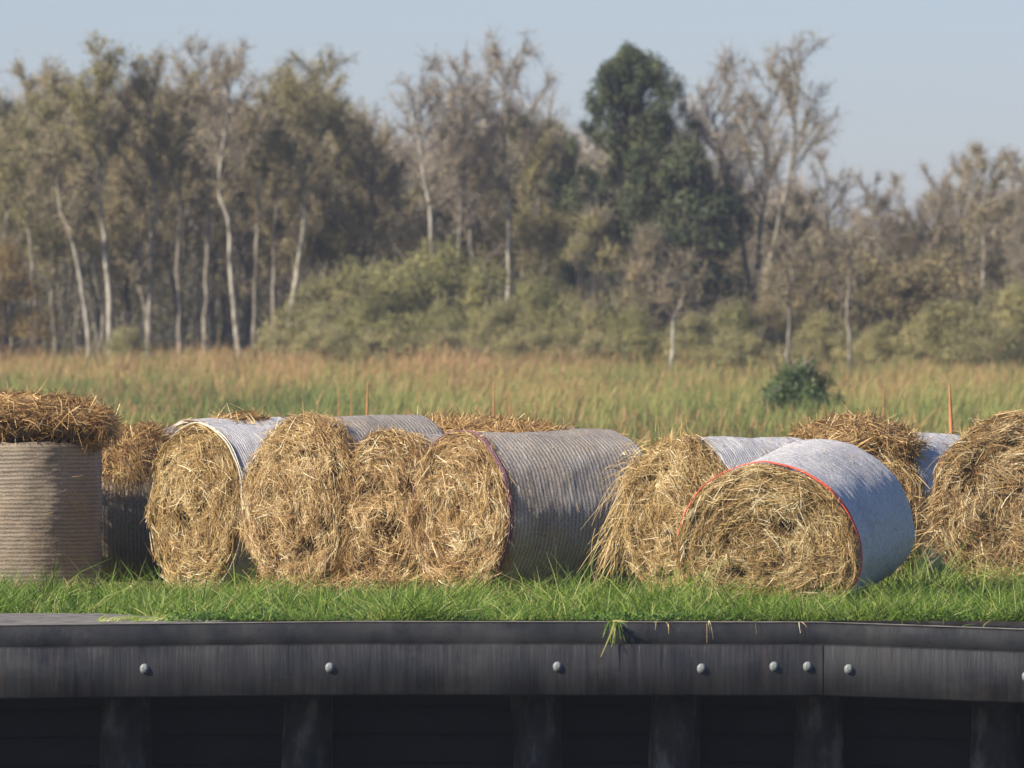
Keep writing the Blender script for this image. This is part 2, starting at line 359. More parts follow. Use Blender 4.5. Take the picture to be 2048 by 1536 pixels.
# ------------------------------------------------------------------ hay bales
def bale(name, label, px, D, zc, R0, L, a, matS='straw', net='net_grey', n=5200, seed=1, sag=1.0, wide=1.0, pitch=0, shag=.3,
         rough=.05, upright=False, edge=None, net_from=.03, back=500, hole=None, cat='hay bale', xw=None, netsc=1.0, top=1.0):
    """lying bale: local x runs from the near end (0) into the bale (L); origin under the near end"""
    global rng
    rng = np.random.default_rng(seed)
    x = (px - 1024) / FPX * D if xw is None else xw
    zg = float(gz(D)) if not upright else float(gz(D)) + .0
    if upright: root = empty(name, (x, D, zg), (0, R(-90), R(a)))
    else: root = empty(name, (x, D, zg), (0, -R(pitch), R(90 - a)))
    tag(root, label, cat, 'round bales on the bank')
    zc_l = (zc - zg) if not upright else 0
    lowk = 1.0 if upright else min(1.0, (zc_l + .015) / (R0)) * sag
    def deform(v):
        v = v.copy()
        if not upright:
            t_ = np.arctan2(v[:, 2], v[:, 1]); e_ = fbm(np.stack([np.cos(t_) * 1.4, np.sin(t_) * 1.4, v[:, 0] * .9 + seed], -1), seed + 30, 3) * (.025 + .06 * shag)
            v[:, 1] *= 1 + e_; v[:, 2] *= 1 + e_
        if upright:
            v[:, 0] = np.maximum(v[:, 0], 0); return v
        z = v[:, 2]; zn = np.where(z < 0, z * lowk, z * top)
        yw = 1 + (wide - 1) * np.clip(1 - z / R0 * .4, .6, 1.3)
        # flatten where it stands
        fl = -zc_l + .0; zn = np.where(zn < fl + .03, fl + .03 + (zn - fl - .03) * .3, zn)
        return np.stack([v[:, 0], v[:, 1] * yw, zn + zc_l], 1)
    th0 = rng.uniform(0, 6.28)
    def fx(r, th):
        """local x of the near end at polar (r, th)"""
        p = np.stack([r * np.cos(th) * 5, r * np.sin(th) * 5, r * 0 + seed * 3.1], -1)
        sp = np.sin(r * 2 * np.pi / .085 + th + th0 + 3 * vnoise(p * .6, seed))
        d = rough * 1.2 * fbm(p, seed, 4) + rough * .35 * sp - .05 * shag * (1 - (r / R0) ** 2)
        d = d + .10 * shag * np.clip((r / R0 - .72) / .28, 0, 1) ** 2
        if hole is not None:
            for (hy, hz, hr, hd) in hole:
                q = ((r * np.cos(th) - hy) ** 2 + (r * np.sin(th) - hz) ** 2) / hr ** 2; d = d + hd * np.exp(-q)
        return d + pocket(r * np.cos(th), r * np.sin(th))
    r2 = np.random.default_rng(seed + 900); pk = []
    for _ in range(int(8 + 12 * shag)):
        q_ = R0 * .9 * math.sqrt(r2.random()); t_ = r2.uniform(0, 6.283); pk.append((q_ * math.cos(t_), q_ * math.sin(t_), t_, r2.uniform(.014, .032) * (1 + .5 * shag), r2.uniform(.08, .18)))
    if hole is not None:
        for (hy, hz, hr, hd) in hole: pk.append((hy, hz, math.atan2(hz, hy), hr * .5, .15))
    def pocket(y, z):
        o = 0
        for (a_, b_, t_, w_, d_) in pk:
            dy, dz = y - a_, z - b_; dr = dy * math.cos(t_) + dz * math.sin(t_); dt = -dy * math.sin(t_) + dz * math.cos(t_)
            o = np.maximum(o, np.exp(-((dr / w_) ** 2 + (dt / (w_ * 1.8)) ** 2) ** 1.5) * d_)
        return o
    def pt(r, th, off=0.0):
        return np.stack([fx(r, th) - off, r * np.cos(th), r * np.sin(th)], -1)
    # core
    K = 132; th = np.arange(K) / K * 2 * np.pi; mb = MB(); rows = []
    for r in np.linspace(.004, R0 * .985, 56): rows.append(pt(np.full(K, r), th))
    for xx in np.linspace(.06, L - .05, 14):
        rr = (R0 - .05) * (1 + .012 * vnoise(np.stack([np.cos(th) * 3, np.sin(th) * 3, th * 0 + xx * 5], -1), seed)); rows.append(np.stack([np.maximum(th * 0 + xx, fx(th * 0 + R0 * .98, th) + .01), rr * np.cos(th), rr * np.sin(th)], -1))
    for r in np.linspace(R0 * .95, .004, 12): rows.append(np.stack([L - .02 + .03 * fbm(np.stack([r * np.cos(th) * 6, r * np.sin(th) * 6, th * 0 + 9], -1), seed), r * np.cos(th), r * np.sin(th)], -1))
    grid(mb, np.array(rows), wrap=True); mb.map(deform); mb.build('hay_core', M['core'], root)
    # net wrap, with stray straw lying on it merged into the same mesh
    K2 = 150; th2 = np.arange(K2) / K2 * 2 * np.pi; rows = []
    e = net_from
    for i, xx in enumerate(np.linspace(0, 1, 110)):
        xx = e + (L - e) * xx; q = np.stack([np.cos(th2) * 3.5, np.sin(th2) * 3.5, th2 * 0 + xx * 4], -1)
        rr = R0 + .012 * fbm(q * 1.0, seed + 4) + .0008 * np.sin(xx * 2 * np.pi / .09 + 4 * vnoise(q, seed)) + .0022 * vnoise(q * np.array([3, 3, 9]), seed + 9) + .0025 * vnoise(q * np.array([9, 9, 40]), seed + 5)
        ends = min(1, (xx - e) / .04, (L - xx) / .05); rr = rr - .03 * (1 - max(0, ends)) ** 2
        xo = xx + .012 * vnoise(q * 2, seed + 6) * (1 if i in (0, 109) else .3)
        rows.append(np.stack([xo + th2 * 0, rr * np.cos(th2), rr * np.sin(th2)], -1))
    mb = MB(); grid(mb, np.array(rows), wrap=True); 
    ns = 240 if upright else 420; t = rng.uniform(0, 2 * np.pi, ns); xx = rng.uniform(e, L, ns); ct, st = np.cos(t), np.sin(t); k_ = fbm(np.stack([xx * 4, ct * 3, st * 3], -1), seed + 60) + rng.normal(0, .2, ns) > -.05
    t, xx, ct, st = t[k_], xx[k_], ct[k_], st[k_]; ns = len(t); rad = np.stack([0 * t, ct, st], -1); tan = np.stack([0 * t, -st, ct], -1)
    P = np.stack([xx, (R0 + .008) * ct, (R0 + .008) * st], -1); T = unit(tan * rng.normal(0, .7, ns)[:, None] + rad * rng.uniform(-.05, .35, ns)[:, None] + np.array([1.0, 0, 0]) * rng.normal(0, .7, ns)[:, None])
    ribbons(mb, P, T, unit(np.cross(T, rad + rng.normal(0, .3, (ns, 3)))), rng.uniform(.02, .10, ns), rng.uniform(.002, .005, ns), rng.normal(0, .012, (ns, 3)) - rad * .004, 2, np.clip(rng.normal(.55, .2, ns), 0, 1), m=1)
    mb.map(deform); mb.build('net_wrap_and_straw', [M[net], M['straw']], root)
    # straw strands on the near end, laid in clumps that turn with the winding
    mb = MB()
    if not upright:
        n = int(n * 2.2); nc = n // 18
        rc = R0 * np.sqrt(rng.uniform(0, 1, nc)) * .99; tc = rng.uniform(0, 2 * np.pi, nc)
        sig = 1.15 - .85 * (rc / R0) ** 1.5; ac = rng.normal(0, 1, nc) * sig; hc = rng.uniform(-.02, .035, nc) * (1 + shag); cc = rng.normal(0, .10, nc) + .22 * fbm(np.stack([rc * np.cos(tc) * 5, rc * np.sin(tc) * 5, rc * 0], -1), seed + 40)
        i = rng.integers(0, nc, n)
        y = rc[i] * np.cos(tc[i]) + rng.normal(0, .035, n); z = rc[i] * np.sin(tc[i]) + rng.normal(0, .035, n)
        r = np.hypot(y, z); lim = R0 * (.99 + .03 * shag); k = r > lim; y[k] *= (lim / r[k]); z[k] *= (lim / r[k]); r = np.hypot(y, z); t = np.arctan2(z, y)
        keep = pocket(y, z) < .05 + .03 * rng.random(n); y, z, i = y[keep], z[keep], i[keep]; n = len(y); r = np.hypot(y, z); t = np.arctan2(z, y)
        ang = ac[i] + rng.normal(0, .32, n)
        ct, st = np.cos(t), np.sin(t)
        rad = np.stack([0 * t, ct, st], -1); tan = np.stack([0 * t, -st, ct], -1)
        sgn = rng.choice([-1, 1], n)
        T = tan * (np.cos(ang) * sgn)[:, None] + rad * np.sin(ang)[:, None]
        T[:, 0] += rng.normal(-.05, .20, n); 
        # not beyond the rim
        outw = (T * rad).sum(1); edge_k = np.clip((r / R0 - .8) / .2, 0, 1)
        T = T - rad * (np.clip(outw, 0, None) * edge_k * (.9 - .6 * shag))[:, None]; T = unit(T)
        Ls = rng.uniform(.04, .15, n) * (1 + .3 * shag)
        P = pt(r, t, hc[i] + rng.uniform(0, .012, n)) - T * Ls[:, None] * .35
        Bv = -rad * ((T * tan).sum(1) ** 2 * Ls ** 2 / (2 * np.maximum(r, .15)))[:, None] + rng.normal(0, .011, (n, 3)) * np.array([.6, 1, 1])
        Nn = unit(np.array([-1.0, 0, 0]) + rng.normal(0, .55, (n, 3))); S = unit(np.cross(T, Nn))
        W = rng.uniform(.0019, .0045, n); rn = np.clip(.50 + 1.25 * cc[i] + rng.normal(0, .25, n), 0, 1)
        big = rng.random(n) < .035; W[big] *= 1.5; Ls[big] *= 1.5; rn[big] = np.clip(rn[big] + .28, 0, 1)
        ribbons(mb, P, T, S, Ls, W, Bv, 3, rn)
        # rim straw
        nr = int(n * (.10 + .35 * shag)); t = rng.uniform(0, 2 * np.pi, nr); ct, st = np.cos(t), np.sin(t)
        rad = np.stack([0 * t, ct, st], -1); tan = np.stack([0 * t, -st, ct], -1)
        lump = 1 + .07 * shag * fbm(np.stack([ct * 4, st * 4, t * 0 + seed], -1), seed + 8)
        r = R0 * rng.uniform(.95, 1.0 + .05 * shag, nr) * lump
        xx = rng.uniform(-.03, .03 + .15 * shag, nr) + fx(r * 0 + R0 * .97, t) * .7
        P = np.stack([xx, r * ct, r * st], -1)
        T = unit(tan * rng.choice([-1, 1], nr)[:, None] + rad * rng.uniform(-.1, .05 + .35 * shag, nr)[:, None] + rng.normal(0, .22, (nr, 3)) * np.array([1.2, .6, .6]) * (.5 + shag))
        Ls = rng.uniform(.05, .2, nr); P = P - T * Ls[:, None] * .3
        Bv = -rad * (Ls ** 2 / (2 * R0))[:, None] + np.array([0, 0, -1.0]) * (rng.uniform(0, .05, nr) * shag)[:, None] + rng.normal(0, .02, (nr, 3))
        Nn = unit(rad + rng.normal(0, .5, (nr, 3))); S = unit(np.cross(T, Nn))
        ribbons(mb, P, T, S, Ls, rng.uniform(.0028, .006, nr), Bv, 3, np.clip(.5 + rng.normal(0, .22, nr), 0, 1))
        # far end, fewer
        if back:
            rr = R0 * .97 * np.sqrt(rng.random(back)); t = rng.uniform(0, 6.283, back); P = np.stack([L + .02 + 0 * rr, rr * np.cos(t), rr * np.sin(t)], -1)
            T = unit(np.stack([rng.normal(0, .2, back), -np.sin(t) + rng.normal(0, .6, back), np.cos(t) + rng.normal(0, .6, back)], -1))
            ribbons(mb, P, T, unit(np.cross(T, np.array([1.0, 0, 0]) + rng.normal(0, .4, (back, 3)))), .15, .008, rng.normal(0, .02, (back, 3)), 2, rng.uniform(.2, .8, back))
        mb.map(deform); mb.build('straw_end', M[matS], root)
    if edge:
        t = np.linspace(0, 2 * np.pi, 121); q = np.stack([np.cos(t) * 2, np.sin(t) * 2, t * 0], -1)
        rr = R0 + .012 + .004 * vnoise(q * 3, seed); 
        for kk in range(3):
            xo = .012 * kk - .004 + .008 * vnoise(q * 3, seed + kk); mb2 = MB() if kk == 0 else mb2
            tube(mb2, np.stack([net_from - .012 + xo, rr * np.cos(t), rr * np.sin(t)], -1), .0048, 5)
        mb2.map(deform); mb2.build('net_edge', M[edge], root)
    return root, deform

def tuft(name, root, cen, rad, n, matS='straw_brown', seed=3, spread=.3, drape=0.0, core=True, Lr=(.08, .28), wv=(.003, .007), down=.05):
    """loose hay: a lumpy core and strands lying every way over it (coordinates local to root)"""
    global rng
    rng = np.random.default_rng(seed); mb = MB(); cen = np.array(cen, float); rad = np.array(rad, float)
    def surf(d): 
        k = 1 + .30 * fbm(d * 2.6 + seed, seed, 3)
        return cen + d * rad * k[:, None]
    if core:
        ph = np.linspace(.02, np.pi - .02, 26); t = np.arange(44) / 44 * 2 * np.pi; v = []
        for a in ph:
            d = np.stack([np.sin(a) * np.cos(t), np.sin(a) * np.sin(t), np.cos(a) + 0 * t], -1); v.append((surf(d) - cen) * .86 + cen)
        grid(mb, np.array(v), wrap=True, m=1)
    d = rdir(n); d[:, 2] = np.where(rng.random(n) < .7, np.abs(d[:, 2]), d[:, 2]); d = unit(d)
    nc = max(8, n // 14); dc = d[:nc]; Tc = rdir(nc); i = rng.integers(0, nc, n)
    d = unit(dc[i] + rng.normal(0, .10, (n, 3))); P = surf(d) + d * rng.uniform(-.02, .02, n)[:, None]
    T = unit(Tc[i] + rng.normal(0, .35, (n, 3))); T = unit(T - d * ((T * d).sum(1) * (.85 - spread))[:, None]); T[:, 2] *= .6; T = unit(T)
    Ls = rng.uniform(*Lr, n); P = P - T * Ls[:, None] * .4
    Bv = rng.normal(0, .03, (n, 3)); Bv[:, 2] -= rng.uniform(0, down, n) + drape * Ls
    S = unit(np.cross(T, d + rng.normal(0, .5, (n, 3))))
    rn = np.clip(.45 + rng.normal(0, .13, nc)[i] + rng.normal(0, .2, n), 0, 1)
    ribbons(mb, P, T, S, Ls, rng.uniform(*wv, n), Bv, 3, rn)
    return mb.build(name, [M[matS], M['core']], root)

A0 = 56
# upright bale at the left with a heap of hay on it
bA, _ = bale('hay_bale', 'upright bale in tan net under a heap of brown hay at the left edge', 33, 84.15, 0, .675, 1.20, 0, net='net_tan', seed=11, upright=True, net_from=.015)
hp = empty('hay_heap', at(45, 880, 84.15)); tag(hp, 'heap of loose brown hay lying on top of the upright bale', 'hay heap')
tuft('loose_hay', hp, (-.05, 0, .16), (.74, .70, .20), 6500, 'straw_brown', 21, .35, down=.09)
tuft('hay_clump', hp, (.50, -.22, .10), (.23, .30, .17), 1900, 'straw_brown', 22, .35, down=.12)
tuft('hay_clump', hp, (-.35, -.45, .10), (.42, .20, .12), 1900, 'straw_brown', 24, .35, down=.10)
# bale seen from the side behind it
bB, _ = bale('hay_bale', 'side-on bale in shadow between the upright bale and its neighbour, hay draped over it', 0, 85.95, .57, .63, 1.22, 90, net='net_tan', seed=12, xw=-3.86, net_from=.03, n=1500, shag=.3)
bB.location.x = -3.92
tuft('loose_hay', bB, (.86, -.20, .98), (.36, .46, .36), 8200, 'straw_brown', 23, .15, drape=.55, down=.14, wv=(.002, .0055))
# the slanted row
bC, _ = bale('hay_bale', 'leftmost bale of the slanted row, pale twine round its rim', 390, 83.3, .575, .66, 1.2, A0, 'straw_green', 'net_white', n=7000, seed=13, shag=.15, edge='white_cord', hole=[(.10, -.12, .10, .10), (-.15, .05, .08, .06), (.2, -.38, .07, .08)])
bD, _ = bale('hay_bale', 'tallest shaggy bale of the slanted row, second from its left end', 588, 82.2, .60, .70, 1.2, A0 - 2, 'straw', 'net_grey', n=8000, seed=14, shag=.9, rough=.06, net_from=.12, hole=[(-.3, -.28, .09, .14), (.2, .1, .08, .12), (.15, -.42, .1, .12)])
bE, dfE = bale('hay_bale', 'sunken ragged bale with dark hollows, third in the slanted row', 765, 81.5, .54, .62, 1.1, A0 - 3, 'straw', 'net_grey', n=7500, seed=15, shag=.9, rough=.10, net_from=.12, hole=[(.12, .25, .09, .22), (-.12, .18, .08, .20), (-.2, -.1, .1, .18), (.05, -.42, .1, .2)])
bF, _ = bale('hay_bale', 'bale with long grey striped net side, right end of the slanted row', 920, 80.2, .575, .645, 1.40, A0, 'straw', 'net_grey', n=8000, seed=16, shag=.35, net_from=.02, edge='purple_cord', hole=[(-.02, .05, .07, .14), (.22, .08, .06, .1), (.1, -.25, .08, .10)])
# right-hand bales
bG, _ = bale('hay_bale', 'shaggy bale with straw trailing off its left side, beside the red-rimmed bale', 1345, 79.0, .58, .60, 1.2, A0 - 5, 'straw_green', 'net_white', n=7500, seed=17, shag=.8, rough=.07, net_from=.16)
bH, _ = bale('hay_bale', 'low front bale with red net rim and white net', 1543, 76.2, .36, .665, 1.22, 22, 'straw_green', 'net_white', n=9500, seed=18, shag=.0, rough=.045, wide=1.05, edge='red_cord', net_from=.02, pitch=8.5, hole=[(.22, -.18, .1, .05), (-.16, .2, .08, .04)])
bK, _ = bale('hay_bale', 'bale behind the red-rimmed one with a thick mop of hay on top', 1705, 84.0, .56, .62, 1.2, 40, 'straw', 'net_white', n=6500, seed=19, shag=.9, rough=.08, net_from=.15)
tuft('loose_hay', bK, (.12, .05, 1.18), (.30, .54, .20), 5200, 'straw', 27, .4, down=.08, Lr=(.1, .32))
bL, _ = bale('hay_bale', 'shaggy bale cut off by the right edge, showing only its round end', 2060, 79.2, .63, .71, 1.2, 6, 'straw', 'net_grey', n=9000, seed=20, shag=.7, rough=.06, net_from=.14)
tuft('loose_hay', bL, (.16, -.05, 1.32), (.18, .42, .06), 900, 'straw', 28, .4)
# bales behind the row
bI, _ = bale('hay_bale', 'white-topped bale peeping out behind the leftmost bale of the slanted row', 375, 90, .62, .63, 1.2, 50, 'straw', 'net_white', n=1500, seed=31)
tuft('loose_hay', bI, (.55, -.02, 1.30), (.26, .20, .09), 900, 'straw_brown', 32, .4)
bJ, _ = bale('hay_bale', 'grey net bale just showing between the tall shaggy bale and the sunken ragged one', 790, 88, .585, .63, 1.2, 50, 'straw', 'net_grey', n=1500, seed=33)
tuft('loose_hay', bJ, (.62, .05, 1.28), (.52, .36, .07), 2600, 'straw_brown', 34, .4)
bJ2, _ = bale('hay_bale', 'bale mostly hidden behind the sunken ragged bale, brown hay along its top', 925, 86.8, .57, .62, 1.2, 50, 'straw', 'net_grey', n=1500, seed=35)
tuft('loose_hay', bJ2, (.35, 0, 1.26), (.55, .3, .09), 2600, 'straw_brown', 36, .4)
bJ3, _ = bale('hay_bale', 'bale showing only hay tufts over the grey striped net side', 1010, 86.0, .55, .61, 1.0, 50, 'straw', 'net_grey', n=1500, seed=37)
tuft('loose_hay', bJ3, (.25, 0, 1.23), (.40, .3, .07), 1600, 'straw_brown', 38, .4)

sp = empty('hay_heap', (-.95, 80.55, -.10)); tag(sp, 'loose hay spilled on the ground at the foot of the slanted row', 'hay heap')
tuft('loose_hay', sp, (0, 0, .05), (.55, .32, .17), 3800, 'straw', 71, .4, down=.05)
tuft('hay_clump', sp, (.55, -.25, .03), (.36, .25, .14), 1800, 'straw', 72, .4, down=.05)
tuft('hay_clump', sp, (-.75, .35, .03), (.40, .28, .13), 1800, 'straw', 73, .4, down=.05)
# straw trailing off the shaggy bales
def trails(root, P, T, L, drop, n, sd, matS='straw_green', sp=.06):
    global rng
    rng = np.random.default_rng(sd); mb = MB(); P = np.array(P, float)
    i = rng.random(n); Pp = P[0] + (P[1] - P[0]) * i[:, None] + rng.normal(0, sp, (n, 3)); Tt = unit(np.array(T, float) + rng.normal(0, .25, (n, 3)))
    Ls = rng.uniform(.4, 1.0, n) * L; Bv = np.zeros((n, 3)); Bv[:, 2] = -drop * rng.uniform(.5, 1.3, n) * Ls / L; Bv += rng.normal(0, .02, (n, 3))
    S = unit(np.cross(Tt, np.array([-1.0, 0, 0]) + rng.normal(0, .5, (n, 3))))
    ribbons(mb, Pp, Tt, S, Ls, rng.uniform(.003, .006, n), Bv, 4, np.clip(rng.normal(.6, .18, n), 0, 1)); return mb.build('trailing_straw', M[matS], root)
# local y+ of a lying bale points left in the picture
trails(bG, [(-.02, .46, .95), (-.02, .60, .45)], (-.25, .3, -.6), .28, .16, 280, 41)
trails(bG, [(0, .25, 1.18), (0, .55, .95)], (-.1, .5, .0), .22, .16, 150, 42)
trails(bG, [(.02, -.1, 1.17), (.02, .1, 1.19)], (-.1, -.2, .6), .15, .0, 60, 43)
trails(bL, [(0, .62, .85), (0, .70, .45)], (-.2, .5, .05), .20, .10, 240, 44, 'straw')
trails(bL, [(0, .3, 1.28), (0, .55, 1.1)], (-.2, .6, .3), .2, .1, 200, 45, 'straw')
trails(bD, [(0, .3, 1.22), (0, -.35, 1.22)], (-.3, .3, .25), .14, .04, 260, 46, 'straw')

# ------------------------------------------------------------------ hay litter at the foot of the bales
rng = np.random.default_rng(50); n = 9000; mb = MB()
x = rng.uniform(-4.2, 4.2, n); y = rng.normal(0, .45, n) + np.interp(x, [-4.2, -3, -2.4, -.4, 1, 1.8, 2.2, 3.9], [83.4, 83.5, 82.3, 79.0, 78.5, 75.6, 76, 78.3])
P = np.stack([x, y, gz(y) + rng.uniform(.0, .07, n)], -1); T = rdir(n); T[:, 2] *= .35; T = unit(T)
ribbons(mb, P, T, unit(np.cross(T, rdir(n))), rng.uniform(.06, .2, n), rng.uniform(.003, .006, n), rng.normal(0, .02, (n, 3)), 2, rng.uniform(.2, 1, n))
tag(mb.build('hay_litter', M['straw']), 'loose hay scattered on the turf at the foot of the bales', 'hay litter', kind='stuff')

# ------------------------------------------------------------------ foreground grass
rng = np.random.default_rng(51); mb = MB(); n = 120000
x = rng.uniform(-6.5, 6.5, n); y = 73.30 + np.where(x > 2.2, -.17 * np.clip((x - 2.2) / 1.4, 0, 1.5), 0) + 7.6 * rng.random(n) ** 1.5
pa = fbm(np.stack([x * .9, y * .9, y * 0], -1), 3); pb = fbm(np.stack([x * 3.5, y * 3.5, y * 0], -1), 4)
hgt = (.115 + .06 * pa + .075 * pb) * rng.uniform(.45, 1.25, n) * (1 + .12 * (x > 1)) * np.where(y > 75.6, 1.15, 1)
ck = np.clip(fbm(np.stack([x * 2.6, y * 1.6, y * 0], -1), 77) + .05, 0, 1); hgt *= 1.25 * (1 + 1.0 * ck)
hgt *= np.interp(x, [-6, -2.7, -1.5, 0, 1.2, 6], [1.15, 1.0, .82, .98, 1.1, 1.15])
tall = rng.random(n) < .015; hgt[tall] *= 1.7
bare = (y < 73.0 + 2.3 - 2.0 * np.clip((x - pxx(190)) / (pxx(420) - pxx(190)), 0, 1) + .30 * pb) & (x * SQ + 1024 < 420)
# the cap is bare at the left
pk = x * SQ + 1024
hgt = np.where(bare, .001, hgt)
P = np.stack([x, y, gz(y) - .01], -1); lean = rng.normal(0, 1, (n, 3)) * np.array([.42, .42, 0]); lean += np.stack([.25 * pb, .15 * pa, 0 * x], -1)
T = unit(np.array([0, 0, 1.0]) + lean * .8); Bv = lean * hgt[:, None] * .7; Bv[:, 2] = -hgt * rng.uniform(.05, .45, n)
S = unit(np.cross(T, rdir(n))); rn = np.clip(.5 + .25 * pb + .18 * pa + rng.normal(0, .2, n), 0, .93); dry = rng.random(n) < .04; rn[dry] = 1
ribbons(mb, P, T, S, hgt * 1.15, rng.uniform(.005, .010, n), Bv, 3, rn, taper=.85)
# clover and dock leaves
nl = 42000; x = rng.uniform(-6.5, 6.5, nl); y = 73.28 + np.where(x > 2.2, -.17 * np.clip((x - 2.2) / 1.4, 0, 1.5), 0) + 3.2 * rng.random(nl) ** 1.8; pc = fbm(np.stack([x * 1.7, y * 2, y * 0], -1), 9)
k = (pc > -.15) & ~((y < 75.8) & (x * SQ + 1024 < 330)); x, y, pc = x[k], y[k], pc[k]; nl = len(x)
P = np.stack([x, y, gz(y) + rng.uniform(.0, .10 + .04 * pc, nl)], -1); Nn = unit(np.array([-.2, -.5, .9]) + rng.normal(0, .5, (nl, 3)))
leaves(mb, P, rdir(nl), Nn, rng.uniform(.018, .042, nl), rng.uniform(.012, .028, nl), np.clip(rng.normal(.30, .2, nl), 0, .8))
# long arching blades lying over, as on the right of the middle
def arching(px0, px1, cnt, L, hx, y0=73.5):
    x = rng.uniform(pxx(px0), pxx(px1), cnt); y = y0 + rng.random(cnt) * .5; P = np.stack([x, y, gz(y) + .02], -1)
    T = unit(np.stack([hx + rng.normal(0, .35, cnt), rng.normal(-.1, .2, cnt), rng.uniform(.5, 1.2, cnt)], -1)); Ls = rng.uniform(.5, 1, cnt) * L
    Bv = np.stack([hx * Ls * .5, 0 * Ls, -Ls * .62], -1)
    ribbons(mb, P, T, unit(np.cross(T, np.array([0, -1.0, .4]) + rng.normal(0, .3, (cnt, 3)))), Ls, rng.uniform(.006, .011, cnt), Bv, 5, np.clip(rng.normal(.82, .1, cnt), 0, .97), taper=.8)
arching(1040, 1300, 260, .26, .5); arching(180, 330, 120, .22, .6); arching(1250, 1400, 80, .22, -.3, 74); arching(1700, 2048, 100, .2, .2, 74)
arching(1020, 1200, 60, .20, .1, 75); 
tag(mb.build('grass', M['grass']), 'lush green grass and clover along the quay edge', 'grass', kind='stuff')
# tall single tufts standing out above the grass
def plant(name, px, D, h, cnt, label, cat, matn='grass', wd=.010, spr=.25, base=None, sd=1, rn0=.6):
    global rng
    rng = np.random.default_rng(sd); x = (px - 1024) / FPX * D; o = empty(name, (x, D, float(gz(D)))); mb = MB()
    P = rng.normal(0, .02, (cnt, 3)); P[:, 2] = 0; T = unit(np.array([0, 0, 1.0]) + rng.normal(0, spr, (cnt, 3))); Ls = rng.uniform(.5, 1, cnt) * h
    Bv = T * np.array([1, 1, 0]) * Ls[:, None] * .5; Bv[:, 2] = -Ls * .12
    ribbons(mb, P, T, unit(np.cross(T, rdir(cnt))), Ls, rng.uniform(.7, 1.2, cnt) * wd, Bv, 4, np.clip(rng.normal(rn0, .15, cnt), 0, 1), taper=.85)
    mb.build('leaf_blades', M[matn], o); tag(o, label, cat); return o
plant('grass_tuft', 641, 74.2, .36, 16, 'tall light green grass tuft in front of the tall shaggy bale', 'grass tuft', spr=.07, wd=.016, sd=61, rn0=.75)
plant('grass_tuft', 1150, 77.2, .36, 60, 'spiky dark green grass tuft before the grey striped net side', 'grass tuft', spr=.35, sd=62, rn0=.42)
plant('grass_tuft', 1215, 77.0, .34, 34, 'grass tuft at the foot of the trailing straw', 'grass tuft', spr=.4, sd=63, rn0=.42)
plant('grass_tuft', 225, 79.0, .30, 36, 'wispy dry-tipped grass tuft in the dark gap beside the upright bale', 'grass tuft', spr=.35, sd=64, rn0=.7)
plant('grass_tuft', 1820, 78.0, .30, 50, 'grass tuft in the shadow between the red-rimmed bale and the right-hand bale', 'grass tuft', spr=.35, sd=65, rn0=.4)
plant('dry_weed', 2010, 79.3, 1.52, 7, 'dry brown weed stalk rising above the right-hand bale', 'weed', 'straw_brown', spr=.05, sd=66, wd=.02)
# weed hanging over the quay edge
wd = empty('hanging_weed', (pxx(1228), 73.02, -.045)); tag(wd, 'weed with yellowed stems hanging over the quay edge', 'weed')
rng = np.random.default_rng(67); mb = MB(); n = 26
P = rng.normal(0, .03, (n, 3)) * np.array([1, .2, .1]); P[:, 1] -= .0; T = unit(np.stack([rng.normal(0, .5, n), -.6 + 0 * P[:, 0], rng.uniform(-.2, .5, n)], -1)); Ls = rng.uniform(.07, .14, n)
ribbons(mb, P, T, unit(np.cross(T, rdir(n))), Ls, .010, np.array([0, 0, -.10]) * (Ls / .1)[:, None], 4, rng.uniform(.3, .8, n)); mb.build('leaf_blades', M['grass'], wd)
mb = MB(); P = np.array([[.0, -.06, 0], [.01, -.06, 0], [-.01, -.06, 0.01]]); T = unit(np.array([[-.1, -.55, -.5], [.0, -.55, -.6], [.55, -.4, .1]]))
ribbons(mb, P, T, unit(np.cross(T, np.array([0, -1.0, .1]))), np.array([.17, .12, .10]), .013, np.array([[-.07, .02, -.12], [-.03, .02, -.08], [.02, 0, -.02]]), 5, .62); mb.build('yellow_stem', M['reed'], wd)
rng = np.random.default_rng(68)
for px in (1308, 1338, 1418, 1512, 1604):
    mb = MB(); n = 3 if px == 1418 else 2; P = rng.normal(0, .008, (n, 3)); T = unit(np.stack([rng.normal(0, .4, n), -1 + 0 * P[:, 0], rng.normal(0, .2, n)], -1))
    ribbons(mb, P, T, unit(np.cross(T, rdir(n))), .05, .006 if px == 1418 else .004, np.array([0, 0.02, -.055 if px != 1418 else -.11]) + rng.normal(0, .01, (n, 3)), 4, rng.uniform(.7, 1, n))
    o = mb.build('straw_wisp', M['straw']); dy, dz = warp(pxx(px)); o.location = (pxx(px), QY + .04 + dy, -.04 + dz)
    tag(o, {1308: 'pale straw wisp hanging over the quay edge just right of the yellowed weed', 1338: 'second straw wisp on the quay edge from the yellowed weed',
            1418: 'longest pale straw wisp hanging down the quay edge', 1512: 'short straw wisp hanging on the quay edge above the bolt pair', 1604: 'rightmost short straw wisp on the quay edge'}[px], 'straw wisp', 'straw wisps on the quay edge')

